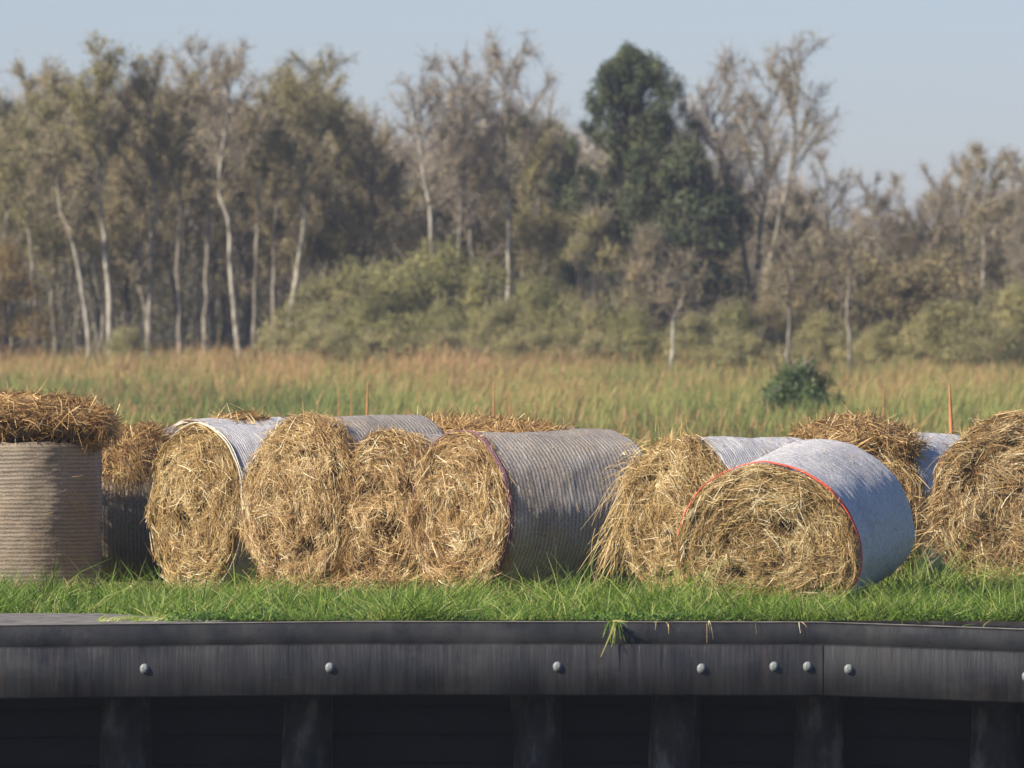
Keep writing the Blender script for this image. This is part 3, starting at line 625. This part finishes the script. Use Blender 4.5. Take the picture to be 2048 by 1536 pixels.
# ------------------------------------------------------------------ reed field
rng = np.random.default_rng(70); mb = MB(); n = 300000
u = rng.random(n); y = 97 + 203 * u ** 1.25; x = rng.uniform(-1, 1, n) * (y * .066 + 5)
pa = fbm(np.stack([x * .22, y * .045, y * 0], -1), 13); pb = fbm(np.stack([x * .9, y * .15, y * 0], -1), 14)
f = (y - 97) / 203
canopy = np.interp(y, [97, 110, 150, 200, 250, 285, 300], [.55, .78, .70, .66, .74, .92, .95])
pc = fbm(np.stack([x * .5, y * .06, y * 0], -1), 15); hgt = canopy * (1 + .30 * pa + .28 * pb + .35 * np.clip(f - .6, 0, 1) * pc) * rng.uniform(.55, 1.15, n); hgt[rng.random(n) < .03] *= 1.35
P = np.stack([x, y, gz(y)], -1); lean = rng.normal(0, 1, (n, 3)) * np.array([.10, .10, 0]); lean[:, 0] += .06 + .1 * pa
T = unit(np.array([0, 0, 1.0]) + lean); Bv = lean * hgt[:, None] * .7; Bv[:, 2] = -hgt * .06
rn = np.clip(.33 + .38 * pb + .42 * pa + rng.normal(0, .14, n) + .26 * np.clip((f - .5) / .5, 0, 1), 0, 1)
rust = rng.random(n) < (.05 + .22 * np.clip((f - .45) / .5, 0, 1) + .34 * pc); rn[rust] = rng.uniform(.72, 1, rust.sum())
wdt = rng.uniform(.007, .015, n) * (1 + .5 * f)
ribbons(mb, P, T, unit(np.cross(T, rdir(n))), hgt, wdt, Bv, 3, rn, taper=.6)
# seed heads
k = np.flatnonzero(rust & (rng.random(n) < .55)); Pt = P[k] + T[k] * hgt[k][:, None] + Bv[k]; q = len(k)
Tn = unit(T[k] + rng.normal(0, .25, (q, 3))); ribbons(mb, Pt - Tn * .1, Tn, unit(np.cross(Tn, rdir(q))), rng.uniform(.10, .22, q), rng.uniform(.012, .028, q), rng.normal(0, .04, (q, 3)), 2, rng.uniform(.8, 1, q), taper=.5)
tag(mb.build('reed_field', M['reed']), 'green and rusty reeds and sedge filling the field behind the bales', 'reeds', kind='stuff')

# marker stakes
for px, y0, y1, D, wdt, lab in ((678, 776, 870, 108, .016, 'shortest orange stake, leftmost of the three left-hand stakes'), (703, 768, 870, 108, .014, 'thin orange stake, middle of the three left-hand stakes'),
        (736, 760, 870, 106, .024, 'thick orange stake, rightmost of the three left-hand stakes'), (988, 766, 870, 106, .022, 'orange stake behind the bale with the long grey net side'),
        (1018, 777, 870, 106, .014, 'thin yellowish leaning stake next to the middle orange stake'), (1767, 768, 870, 118, .018, 'faint orange stake between the green bush and the right-hand stake'),
        (1899, 770, 900, 102, .042, 'broad orange stake standing left of the right-hand bale')):
    p = at(px, y0, D); g0 = float(gz(D)); h = p[2] - g0; mb = MB(); lx = {1018: -.05, 736: .03, 1899: -.04}.get(px, .01)
    zz = np.linspace(0, h, 6); tube(mb, np.stack([lx * (zz - h), 0 * zz, zz - .0], -1), np.array([.5, .5, .5, .5, .48, .2]) * wdt, 6)
    o = mb.build('marker_stake', M['orange']); o.location = (p[0], D, g0); tag(o, lab, 'stake', 'orange marker stakes in the field')

# ------------------------------------------------------------------ trees
def path(p0, p1, n, wob, sd, up=0.0):
    r = np.random.default_rng(sd); t = np.linspace(0, 1, n); p = np.outer(1 - t, p0) + np.outer(t, p1)
    w1 = np.cumsum(r.normal(0, wob, (n, 3)), 0); w1 -= np.outer(t, w1[-1]); w1[:, 2] *= .3; p = p + w1; p[:, 2] += up * np.sin(t * np.pi); return p
def samp(pts, t):
    t = np.clip(np.asarray(t, float), 0, 1) * (len(pts) - 1); i = np.minimum(t.astype(int), len(pts) - 2); f = (t - i)[..., None]; return pts[i] * (1 - f) + pts[i + 1] * f

def birch(seed, h, trunk=None, start=.42, nl=15, spread=.22, tw=110, leafn=2600, leaf='leaf_brown', bk='birch', r0=.075, twm='twig', up=1.0, fork=None, lsz=.066):
    """slender birch: wobbly pale trunk, rising limbs, cloud of fine twigs and a few leaves; built once at the origin"""
    global rng
    rng = np.random.default_rng(seed); root = empty('birch_tree', (0, 0, 0)); mbt = MB(); mbc = MB()
    if trunk is None: tp = path(np.zeros(3), np.array([rng.normal(0, .04) * h, rng.normal(0, .04) * h, h]), 12, .013 * h, seed)
    else:
        q = np.array(trunk, float); t = np.linspace(0, 1, 16); zt = q[:, 1] / q[-1, 1]
        tp = np.stack([np.interp(t, zt, q[:, 0]), np.cumsum(rng.normal(0, .03, 16)), t * q[-1, 1]], -1); tp[:, 0] += rng.normal(0, .02, 16)
    tt = np.linspace(0, 1, len(tp)); tube(mbt, tp, r0 * (1 - tt) ** .8 + .008, 8)
    ends = []
    for i in range(nl):
        s = start + (1 - start) * (i + rng.random()) / nl * .96; p0 = samp(tp, s)
        az = rng.uniform(0, 2 * np.pi); L = h * (spread * (1.25 - .9 * (s - start) / (1 - start)) * rng.uniform(.7, 1.25)) + .3
        d = np.array([math.cos(az), math.sin(az), rng.uniform(.9, 1.9) * up]); d /= np.linalg.norm(d)
        lp = path(p0, p0 + d * L * 1.25, 7, .04, seed * 97 + i); tube(mbt, lp, (r0 * .32 * (1 - s * .5)) * (1 - np.linspace(0, 1, 7)) + .005, 5, m=1); ends.append((lp, L))
        for k in range(4):
            s2 = rng.uniform(.25, .8); q0 = samp(lp, s2); d2 = unit(d + rng.normal(0, .5, 3) + np.array([0, 0, .15])); L2 = L * rng.uniform(.3, .6)
            sp = path(q0, q0 + d2 * L2, 5, .03, seed * 31 + i * 7 + k); tube(mbt, sp, .008 * (1 - np.linspace(0, 1, 5)) + .003, 3, m=1); ends.append((sp, L2))
    m = len(ends); per = np.array([e[1] for e in ends]); per = per / per.sum(); cnt = nl * tw
    idx = rng.choice(m, cnt, p=per); s = rng.random(cnt) ** .7; P = np.zeros((cnt, 3)); T0 = np.zeros((cnt, 3))
    for j in range(m):
        k = idx == j
        if k.any(): P[k] = samp(ends[j][0], s[k]); T0[k] = unit(ends[j][0][-1] - ends[j][0][0])
    T = unit(T0 * .7 + rng.normal(0, .55, (cnt, 3)) + np.array([0, 0, .25])); Ls = rng.uniform(.18, .55, cnt); Bv = rng.normal(0, .06, (cnt, 3)); Bv[:, 2] -= rng.uniform(0, .18, cnt)
    ribbons(mbc, P, T, unit(np.cross(T, rdir(cnt))), Ls, rng.uniform(.008, .016, cnt), Bv, 3, rng.random(cnt), m=0, taper=.7)
    if leafn:
        j = rng.integers(0, cnt, leafn); t = rng.random(leafn)[:, None]; Pl = P[j] + T[j] * Ls[j][:, None] * t + Bv[j] * t * t + rng.normal(0, .04, (leafn, 3))
        cl = fbm(Pl * 1.4, seed + 3); keep = cl + rng.normal(0, .35, leafn) > -.35; Pl = Pl[keep]; cl = cl[keep]; q = len(Pl)
        leaves(mbc, Pl, rdir(q), unit(rdir(q) + np.array([0, 0, .3])), rng.uniform(.7, 1.3, q) * lsz, rng.uniform(.6, 1.0, q) * lsz * .8, np.clip(.5 + .3 * cl + rng.normal(0, .22, q), 0, 1), m=1)
    mbt.build('trunk', [M[bk], M['limb']], root); mbc.build('crown', [M[twm], M[leaf]], root); return root

def bush(seed, h, wd, lobes=34, leafn=9000, leaf='leaf_green', name='willow_bush', lsz=.075, shape=1.0, twigs=500, cone=0.0):
    """many-stemmed bush: leaf clumps on a dome of uneven lobes, twigs between"""
    global rng
    rng = np.random.default_rng(seed); root = empty(name, (0, 0, 0)); mbt = MB(); mbc = MB(); C = []
    for i in range(lobes):
        u = rng.random() ** .6; az = rng.uniform(0, 6.283); zf = rng.random() ** .8
        rr = wd * .5 * (1 - cone * zf) * math.sqrt(max(0, 1 - zf ** (2.2 * shape))) * u
        C.append((rr * math.cos(az), rr * math.sin(az), h * (.08 + .80 * zf), rng.uniform(.15, .27) * min(h, wd) * (1 - .35 * zf), rng.normal(0, .16)))
    C = np.array(C); wgt = C[:, 3] ** 2; i = rng.choice(lobes, leafn, p=wgt / wgt.sum()); d = rdir(leafn); d[:, 2] = np.abs(d[:, 2]) * .9 - .15; d = unit(d)
    k = 1 + .35 * fbm(d * 3 + C[i][:, :3] * 2, seed); P = C[i][:, :3] + d * (C[i][:, 3] * k * rng.uniform(.55, 1.1, leafn))[:, None]
    leaves(mbc, P, rdir(leafn), unit(d + rng.normal(0, .55, (leafn, 3))), rng.uniform(.7, 1.4, leafn) * lsz, rng.uniform(.5, .9, leafn) * lsz * .7, np.clip(.5 + C[i][:, 4] + rng.normal(0, .2, leafn), 0, 1), m=1)
    for c in C:
        tube(mbt, path(np.array([c[0] * .15, c[1] * .15, 0]), c[:3], 6, .05, int(abs(c[0] * 999)) + seed), np.linspace(.03, .007, 6) * (h / 4 + .3), 5)
    sh = 150; j = rng.integers(0, lobes, sh); dd = rdir(sh); dd[:, 2] = np.abs(dd[:, 2]) + .3; dd = unit(dd); B0 = C[j][:, :3] + dd * C[j][:, 3:4] * .8; L0 = rng.uniform(.12, .42, sh) * min(1, h / 2.6)
    tq = rng.random((sh, 16)); U0 = unit(dd * .5 + np.array([0, 0, 1.0]) + rng.normal(0, .3, (sh, 3))); Pq = (B0[:, None] + U0[:, None] * (L0[:, None] * tq)[..., None] + rng.normal(0, .03, (sh, 16, 3))).reshape(-1, 3); nq = len(Pq)
    leaves(mbc, Pq, np.repeat(U0, 16, 0) + rng.normal(0, .4, (nq, 3)), unit(rdir(nq) + np.repeat(dd, 16, 0)), lsz, lsz * .45, np.clip(np.repeat(.55 + C[j][:, 4], 16) + rng.normal(0, .15, nq), 0, 1), m=1)
    P2 = C[rng.integers(0, lobes, twigs)][:, :3] + rng.normal(0, .15, (twigs, 3)); T = unit(np.stack([P2[:, 0] * .4, P2[:, 1] * .4, P2[:, 2] * 0 + 1], -1) + rng.normal(0, .5, (twigs, 3)))
    ribbons(mbc, P2, T, unit(np.cross(T, rdir(twigs))), rng.uniform(.2, .7, twigs) * min(1, h / 3), .014, rng.normal(0, .06, (twigs, 3)), 3, rng.random(twigs), m=0)
    mbt.build('trunk', M['bark'], root); mbc.build('crown', [M['twig'], M[leaf]], root); return root

def put(o, px, ytop, D, h0, label, cat, group, rz=0.0, wsc=1.0, used=set()):
    """stand a tree of modelled height h0 at depth D so that its top reaches row ytop; the first use moves the original"""
    if o.name in used: o = copy_tree(o)
    else: used.add(o.name)
    g0 = float(gz(D)); H = EYE - (ytop - HOR) / FPX * D - g0; k = H / h0
    o.location = ((px - 1024) / FPX * D, D, g0 - .03); o.scale = (k * wsc, k * wsc, k); o.rotation_euler = (0, 0, rz); tag(o, label, cat, group); return o

GB = 'birches along the wood edge'; GS = 'bushes at the foot of the wood'
D0 = 292.0; s0 = FPX / D0
# --- birches whose trunks the photo shows: trunk given as (dx, height) in metres
def tr(pts, base): return [((x - base) / s0, (775 - y) / s0) for x, y in pts]
specials = [
 (180, 300, [(180, 775), (178, 700), (165, 580), (150, 500), (118, 420), (105, 300)], .068, 'slim birch with pale trunk kinking to the left, left of the brightest trunk', 'leaf_brown', 'twig', 1800, 'birch'),
 (222, 130, [(222, 775), (222, 690), (215, 560), (205, 430), (198, 300), (195, 130)], .085, 'birch with the brightest white trunk, at the left of the wood', 'leaf_olive', 'twig', 3600, 'birch'),
 (297, 150, [(297, 775), (298, 600), (302, 480), (312, 400), (300, 280), (305, 150)], .07, 'birch with a slender forked trunk right of the brightest white trunk', 'leaf_brown', 'twig', 2600, 'birch_dull'),
 (358, 200, [(358, 775), (358, 640), (355, 560), (360, 400), (365, 200)], .06, 'thin straight dull birch standing before the darkest gap in the wood', 'leaf_olive', 'twig', 2400, 'birch_dull'),
 (408, 118, [(408, 775), (410, 640), (414, 520), (420, 400), (408, 250), (410, 118)], .075, 'tall birch with tan trunk and bare crown above the left of the wood', 'leaf_brown', 'twig_purple', 900, 'birch_dull'),
 (477, 140, [(477, 775), (476, 680), (462, 560), (456, 440), (436, 375), (450, 250), (465, 140)], .075, 'birch with a trunk bending in an S, right of the tan-trunked birch', 'leaf_brown', 'twig_purple', 700, 'birch'),
 (507, 250, [(507, 775), (508, 620), (512, 550), (516, 400), (530, 250)], .06, 'short-trunked birch between the S-bent and the right-leaning birch', 'leaf_brown', 'twig', 2400, 'birch_dull'),
 (547, 200, [(547, 775), (548, 620), (545, 480), (560, 320), (570, 200)], .055, 'thin greyish birch just left of the right-leaning birch', 'leaf_olive', 'twig', 2600, 'birch_dull'),
 (572, 140, [(572, 775), (574, 670), (590, 570), (603, 480), (612, 350), (640, 140)], .075, 'tall birch leaning right beside the green bushes, bare at the top', 'leaf_olive', 'twig_purple', 2600, 'birch'),
 (75, 250, [(75, 775), (70, 600), (58, 450), (62, 250)], .055, 'slim birch behind the yellow-brown bush at the far left', 'leaf_olive', 'twig', 3000, 'birch_dull'),
 (870, 165, [(872, 775), (868, 560), (862, 450), (853, 380), (840, 310), (838, 165)], .085, 'bare birch with bright forked trunk above the green bushes', 'leaf_brown', 'twig_purple', 350, 'birch'),
 (925, 150, [(915, 775), (912, 560), (925, 400), (932, 345), (915, 280), (900, 150)], .07, 'bare birch with kinked trunk right of the bright forked one', 'leaf_brown', 'twig_purple', 500, 'birch_dull'),
 (1018, 110, [(1018, 775), (1018, 560), (1016, 440), (1010, 300), (1005, 110)], .075, 'tall bare-topped birch left of the big dark evergreen', 'leaf_brown', 'twig_purple', 900, 'birch'),
 (1520, 150, [(1505, 775), (1508, 590), (1520, 470), (1530, 380), (1535, 260), (1540, 150)], .10, 'middle birch of the tall trio right of the evergreen', 'leaf_brown', 'twig_purple', 350, 'birch_dull'),
 (1490, 145, [(1500, 775), (1498, 560), (1478, 440), (1450, 370), (1430, 260), (1420, 145)], .085, 'left birch of the tall trio right of the evergreen, leaning left', 'leaf_brown', 'twig_purple', 350, 'birch_dull'),
 (1550, 105, [(1525, 775), (1530, 560), (1560, 440), (1585, 330), (1590, 220), (1605, 105)], .085, 'right and tallest birch of the trio, with an airy top against the sky', 'leaf_olive', 'twig_purple', 450, 'birch_dull'),
 (1990, 320, [(1992, 775), (1988, 720), (1978, 640), (1966, 580), (1970, 450), (1965, 320)], .07, 'birch with a pale leaning trunk near the right edge', 'leaf_brown', 'twig_purple', 1500, 'birch'),
]
for i, (px, yt, pts, r0, lab, lf, twm, ln, bk) in enumerate(specials):
    q = tr(pts, px); h = q[-1][1]; tall = yt < 170
    st = .58 if px < 600 else .50
    if px in (1520, 1490, 1550): st = .52
    o = birch(200 + i, h, q, st, 16 if tall else 13, .15, 150, int(ln * 3.4), lf, bk, r0, twm, up=1.1)
    put(o, px, yt, D0 - 1.5 + (i % 5), h, lab, 'birch', GB)
# small birches standing in front of the bushes
for i, (px, yb, yt, pts, lab) in enumerate(((1345, 0, 540, [(1340, 790), (1343, 730), (1348, 640), (1366, 590), (1372, 540)], 'small birch with a bright short trunk before the bushes under the evergreen'),
        (1575, 0, 500, [(1570, 790), (1576, 700), (1580, 640), (1575, 560), (1580, 500)], 'small birch before the brown bushes, left of the dark green bush'),
        (1695, 0, 480, [(1700, 790), (1697, 700), (1692, 620), (1700, 550), (1700, 480)], 'small dull birch right of the dark green bush'))):
    D = 270.0; q = [((x - px) / (FPX / D), (790 - y) / (FPX / D)) for x, y in pts]; h = q[-1][1]
    o = birch(240 + i, h, q, .5, 11, .2, 90, 900, 'leaf_brown', 'birch' if i < 1 else 'birch_dull', .055, 'twig', up=1.0); put(o, px, yt, D, h, lab, 'birch', GB)

# --- crowns standing behind
protos = {
 'a': (birch(301, 8.5, None, .30, 20, .20, 190, 27000, 'leaf_brown', 'birch_dull', .08), 9.0),
 'b': (birch(302, 8.5, None, .30, 20, .21, 190, 27000, 'leaf_olive', 'birch_dull', .08), 9.0),
 'c': (birch(303, 8.0, None, .35, 18, .18, 210, 2600, 'leaf_brown', 'birch_dull', .08, 'twig_purple'), 8.6),
 'd': (birch(304, 7.0, None, .20, 22, .24, 210, 16000, 'leaf_brown', 'bark', .08, 'twig_purple'), 7.6),
}
backs = [('b', 5, 190, 'dark olive crown at the very left edge of the wood'), ('b', 60, 200, 'olive crown beside the one at the very left edge'), ('a', 130, 125, 'high brown crown, leftmost of the highest treetops'), ('a', 185, 160, 'brown crown close right of the leftmost high treetop'),
 ('d', 250, 200, 'low rounded crown between the two high treetop groups on the left'), ('a', 300, 160, 'brown crown left of the tall bare-crowned birch'), ('c', 345, 170, 'sparse purplish crown left of the tall bare-crowned birch'), ('c', 430, 125, 'sparse airy crown right behind the tall bare-crowned birch'),
 ('d', 500, 215, 'rounded brown crown in the dip left of the right-leaning birch'), ('a', 560, 160, 'brown crown left behind the right-leaning birch'), ('a', 610, 140, 'golden brown crown behind the right-leaning birch'), ('b', 665, 190, 'olive crown right of the right-leaning birch'),
 ('d', 710, 225, 'dark rounded crown at the start of the long dip'), ('d', 765, 245, 'dark purplish crown in the middle of the long dip'), ('c', 880, 170, 'purplish bare crown behind the bright forked birch'), ('c', 965, 120, 'airy bare crown left of the tall bare-topped birch'), ('c', 1050, 150, 'airy bare crown right of the tall bare-topped birch'),
 ('a', 960, 225, 'golden brown crown under the airy treetops left of the evergreen'), ('b', 1050, 240, 'olive crown close left of the evergreen'), ('b', 1110, 250, 'olive crown touching the left side of the evergreen'),
 ('c', 1400, 160, 'pinkish bare crown touching the right side of the evergreen'), ('c', 1460, 200, 'sparse bare crown in the left half of the tall trio'), ('c', 1640, 300, 'bare crown sloping down right of the tall trio'), ('d', 1430, 330, 'rusty crown under the left of the tall trio'), ('d', 1610, 380, 'dark rounded crown under the tallest birch of the trio'),
 ('c', 1745, 345, 'bare crown standing alone in the dip on the right'), ('c', 1790, 350, 'second bare crown in the dip on the right'), ('d', 1830, 410, 'low bare crown right of the dip'), ('c', 1890, 330, 'purplish bare crown left of the right-edge treetops'), ('d', 1940, 320, 'dense purplish crown near the right edge'), ('c', 2030, 305, 'bare reddish crown at the very right edge'), ('d', 2080, 330, 'dense crown cut by the right edge')]
for i, (k, px, yt, lab) in enumerate(backs):
    o, h0 = protos[k]; put(o, px, yt, 298 + (i * 7 % 5), h0, lab, 'tree', 'treetops of the wood', rz=i * 2.4, wsc=.85 + .25 * ((i * 37) % 10) / 10)

# --- the big dark evergreen
rng = np.random.default_rng(400); ev = empty('evergreen_tree', (0, 0, 0)); mbt = MB(); mbc = MB(); H = 9.4
tp = path(np.zeros(3), np.array([-.1, 0, H]), 14, .06, 5); tube(mbt, tp, .16 * (1 - np.linspace(0, 1, 14)) + .02, 9)
lob = []
for i in range(380):
    zf = rng.uniform(.30, 1); az = rng.uniform(0, 6.283); halfw = np.interp(zf, [.25, .45, .58, .69, .80, .90, .97, 1], [2.0, 2.3, 2.35, 2.05, 1.60, 1.12, .62, .2]) * (1 + .25 * math.sin(az * 3 + zf * 17)); u = rng.random() ** .4
    c = np.array([math.cos(az) * halfw * u + (.45 if zf < .72 else 0), math.sin(az) * halfw * u, H * zf - .1]); lob.append((c, rng.uniform(.20, .42) * (1.15 - .35 * zf), rng.normal(0, .16)))
    p0 = samp(tp, max(.15, zf - .12)); tube(mbt, path(p0, c, 6, .05, i), np.linspace(.04, .01, 6), 5)
C = np.array([np.r_[c, r, q] for c, r, q in lob]); nl = 80000; w_ = C[:, 3] ** 2; i = rng.choice(len(C), nl, p=w_ / w_.sum()); d = unit(rdir(nl) + np.array([0, 0, .35]))
P = C[i][:, :3] + d * (C[i][:, 3] * (1 + .5 * fbm(d * 3 + C[i][:, :3], 8)) * rng.uniform(.35, 1.1, nl))[:, None] * np.array([.8, .8, 1.25]); P[:, 2] += .05
leaves(mbc, P, unit(d + rng.normal(0, .6, (nl, 3))), unit(d + rng.normal(0, .6, (nl, 3))), rng.uniform(.07, .14, nl), rng.uniform(.03, .05, nl), np.clip(.5 + C[i][:, 4] + rng.normal(0, .2, nl), 0, 1))
mbt.build('trunk', M['bark'], ev); mbc.build('crown', M['leaf_pine'], ev)
put(ev, 1262, 85, 293, H + .25, 'big dark green evergreen towering over the middle of the wood', 'tree', None, wsc=1.0)
ivy = bush(411, 5.6, 2.6, 40, 13000, 'leaf_pine', 'evergreen_tree', .09, twigs=300); put(ivy, 1370, 240, 291.5, 5.7, 'smaller dark evergreen crown joined to the right of the big one', 'tree', None, wsc=1.15)
ivy2 = bush(412, 6.2, 2.8, 40, 11000, 'leaf_olive', 'ivied_tree', .075, twigs=2500); put(ivy2, 1190, 390, 290.5, 6.3, 'brownish green tree in front of the big dark evergreen', 'tree', None)
ivy3 = bush(413, 5.0, 2.2, 36, 9000, 'leaf_brown', 'ivied_tree', .07, twigs=3500); put(ivy3, 1300, 440, 290, 5.1, 'dull brown twiggy tree before the lower right of the evergreen', 'tree', None)

# --- bushes
bp = {
 'g': (bush(501, 3.4, 3.6, 46, 20000, 'leaf_green'), 3.4), 'h': (bush(502, 3.0, 3.2, 42, 18000, 'leaf_green', shape=.8), 3.0), 'o': (bush(503, 3.0, 3.6, 42, 18000, 'leaf_olive', twigs=600), 3.0),
 'c': (bush(504, 3.6, 1.9, 44, 15000, 'leaf_green', cone=.45), 3.6), 'n': (bush(505, 3.2, 3.8, 46, 20000, 'leaf_brush', twigs=900), 3.2), 'r': (bush(506, 3.6, 2.6, 40, 16000, 'leaf_orange', twigs=900, lsz=.06), 3.6), 'p': (bush(507, 1.8, 3.0, 34, 12000, 'leaf_olive', twigs=500, lsz=.06), 1.8)}
bl = [('r', 15, 480, 286, 'yellow-brown bush at the far left edge', .95), ('g', 830, 485, 288, 'largest green willow bush, under the bright forked birch', 1.25), ('g', 900, 480, 287, 'green bush with a yellowish top adjoining the largest one on its right', .9), ('g', 720, 520, 287, 'green bush left of the largest willow bush', .9), ('o', 655, 545, 286, 'dull green bush right beside the right-leaning birch', .9),
 ('h', 735, 590, 283, 'low dark green rounded bush below the largest willow bush', .9), ('c', 965, 535, 284, 'narrow cone-shaped green bush in the middle', 1.0), ('h', 1075, 550, 285, 'yellow-green rounded bush right of the cone-shaped one', .95), ('o', 1010, 600, 282, 'low olive bush at the right foot of the cone-shaped one', .9), ('g', 870, 600, 283, 'low green bush between the dark rounded and the cone-shaped bush', .9),
 ('h', 1265, 612, 282, 'light green rounded bush below the evergreen', .95), ('o', 1175, 610, 283, 'olive bush left of the light green one below the evergreen', .9), ('o', 1390, 620, 282, 'dark olive bush right of the small bright-trunked birch', 1.1), ('h', 1470, 600, 284, 'green bush at the foot of the tall trio', 1.0), ('n', 1600, 520, 288, 'broad brown bush right of the tall trio', 1.15), ('n', 1740, 505, 289, 'broad brown-olive bush filling the dip on the right', 1.3), ('n', 1860, 500, 290, 'brown bush under the right-hand treetops', 1.2),
 ('o', 1905, 600, 280, 'pale olive domed bush near the right edge', 1.3), ('o', 2030, 560, 284, 'olive bush at the right edge behind the leaning pale trunk', 1.1), ('n', 1540, 600, 285, 'dull brown bush under the broad brown one', .9), ('o', 1650, 620, 283, 'low olive bush right behind the dark green bush', 1.0), ('o', 1770, 640, 281, 'low dull bush left of the pale olive dome', 1.0),
 ('p', 640, 650, 279, 'low olive scrub below the right-leaning birch', 1.0), ('p', 760, 655, 278, 'low scrub below the dark rounded bush', 1.1), ('p', 905, 660, 278, 'low scrub left of the foot of the cone-shaped bush', 1.1), ('p', 1050, 660, 278, 'low scrub right of the foot of the cone-shaped bush', 1.1), ('p', 1180, 665, 278, 'low scrub below the olive bush left of the light green one', 1.0), ('p', 1480, 665, 277, 'low scrub below the tall trio', 1.1), ('p', 560, 665, 280, 'low scrub at the foot of the thin greyish birch', .8), ('p', 250, 650, 281, 'low scrub right of the brightest white trunk', .6)]
for i, (k, px, yt, D, lab, ws) in enumerate(bl):
    o, h0 = bp[k]; put(o, px, yt, D, h0, lab, 'bush', GS, rz=i * 1.7, wsc=ws)
dk = bush(520, 1.1, 1.35, 60, 9000, 'leaf_dark', 'leafy_bush', .055, twigs=150); put(dk, 1607, 722, 190, 1.1, 'dark green leafy bush standing alone among the reeds', 'bush', None, wsc=.9)

# ------------------------------------------------------------------ the deep wood behind, one mass
rng = np.random.default_rng(600); mb = MB()
sil_x = [-1500, -200, 0, 100, 220, 300, 430, 520, 620, 740, 800, 900, 1000, 1130, 1250, 1400, 1500, 1600, 1660, 1700, 1760, 1850, 1950, 2048, 2300, 3500]
sil_y = [230, 215, 225, 185, 230, 205, 215, 245, 200, 265, 310, 300, 270, 290, 300, 330, 400, 380, 470, 500, 470, 480, 410, 390, 400, 380]
def top(x, y):
    px = x / y * FPX + 1024; yy = np.interp(px, sil_x, sil_y) + 26 * vnoise(np.stack([px / 55, y / 3, px * 0], -1), 3) + 14 * vnoise(np.stack([px / 17, y, px * 0], -1), 4)
    return (EYE - (yy - HOR) / FPX * y - gz(y)) * np.clip((35 - np.abs(x)) / 9, .25, 1)
n = 220000; y = rng.uniform(303, 330, n); x = rng.uniform(-1, 1, n) * (y * .085 + 8); hh = top(x, y); z = hh * (rng.random(n) ** .75)
cl = fbm(np.stack([x * .7, y * .5, z * .7], -1), 21)
P = np.stack([x, y, gz(y) + z], -1); T = unit(np.array([0, 0, 1.0]) + rng.normal(0, .45, (n, 3))); Ls = rng.uniform(.25, .8, n)
ribbons(mb, P, T, unit(np.cross(T, rdir(n))), Ls, rng.uniform(.012, .03, n), rng.normal(0, .08, (n, 3)), 2, rng.random(n), m=0)
n = 390000; y = rng.uniform(302, 326, n); x = rng.uniform(-1, 1, n) * (y * .085 + 8); hh = top(x, y); z = hh * rng.random(n) ** .85 * .97
cl = fbm(np.stack([x * .8, y * .6, z * .8], -1), 22); k = (cl + rng.normal(0, .25, n)) > -.15; x, y, z, cl = x[k], y[k], z[k], cl[k]; n = len(x)
P = np.stack([x, y, gz(y) + z], -1); hue = fbm(np.stack([x * .25, y * 0, z * .2], -1), 23) + rng.normal(0, .15, n)
mi = np.where(hue > .12, 1, np.where(hue > -.12, 2, 3))
for q in (1, 2, 3):
    s_ = mi == q; c = int(s_.sum()); leaves(mb, P[s_], rdir(c), unit(rdir(c) + np.array([-.3, -.4, .4])), rng.uniform(.06, .12, c), rng.uniform(.05, .09, c), np.clip(.4 + .3 * cl[s_] + rng.normal(0, .2, c), 0, 1), m=q)
n = 140000; y = rng.uniform(318, 336, n); x = rng.uniform(-1, 1, n) * (y * .085 + 8); z = 4.6 * rng.random(n) ** 1.1
P = np.stack([x, y, gz(y) + z], -1); leaves(mb, P, rdir(n), unit(rdir(n) + np.array([-.3, -.5, .3])), rng.uniform(.10, .2, n), rng.uniform(.08, .15, n), np.clip(rng.normal(.25, .2, n), 0, 1), m=3)
for i in range(260):
    yy = rng.uniform(300, 314); xx = rng.uniform(-1, 1) * (yy * .062); h = float(top(np.array([xx]), np.array([yy]))[0]) * rng.uniform(.6, .95)
    tube(mb, path(np.array([xx, yy, float(gz(yy))]), np.array([xx + rng.normal(0, .5), yy, float(gz(yy)) + h]), 9, .07, 700 + i), np.linspace(.06, .012, 9), 5, m=4 if i % 2 else 5)
tag(mb.build('deep_wood', [M['twig_purple'], M['leaf_brown'], M['leaf_olive'], M['leaf_green'], M['bark'], M['birch_dull']]), 'deep hazy brown wood filling in behind the edge trees', 'wood', kind='stuff')

# ------------------------------------------------------------------ haze
m = bpy.data.materials.new('haze_air'); m.use_nodes = True; n = m.node_tree; n.nodes.clear()
v = node(n, 'ShaderNodeVolumePrincipled'); v.inputs['Density'].default_value = .00028; v.inputs['Color'].default_value = (.88, .93, 1.0, 1); v.inputs['Anisotropy'].default_value = .2
o_ = node(n, 'ShaderNodeOutputMaterial'); n.links.new(v.outputs[0], o_.inputs['Volume'])
mb = MB(); x0, x1, y0, y1, z0, z1 = -460, 460, -70, 910, -2.8, 13.5
V = np.array([(x0, y0, z0), (x1, y0, z0), (x1, y1, z0), (x0, y1, z0), (x0, y0, z1), (x1, y0, z1), (x1, y1, z1), (x0, y1, z1)])
mb.add(V, [[3, 2, 1, 0], [4, 5, 6, 7], [0, 1, 5, 4], [1, 2, 6, 5], [2, 3, 7, 6], [3, 0, 4, 7]])
tag(mb.build('haze', m, smooth=False), 'thin pale blue autumn haze over the whole scene', 'haze', kind='stuff')
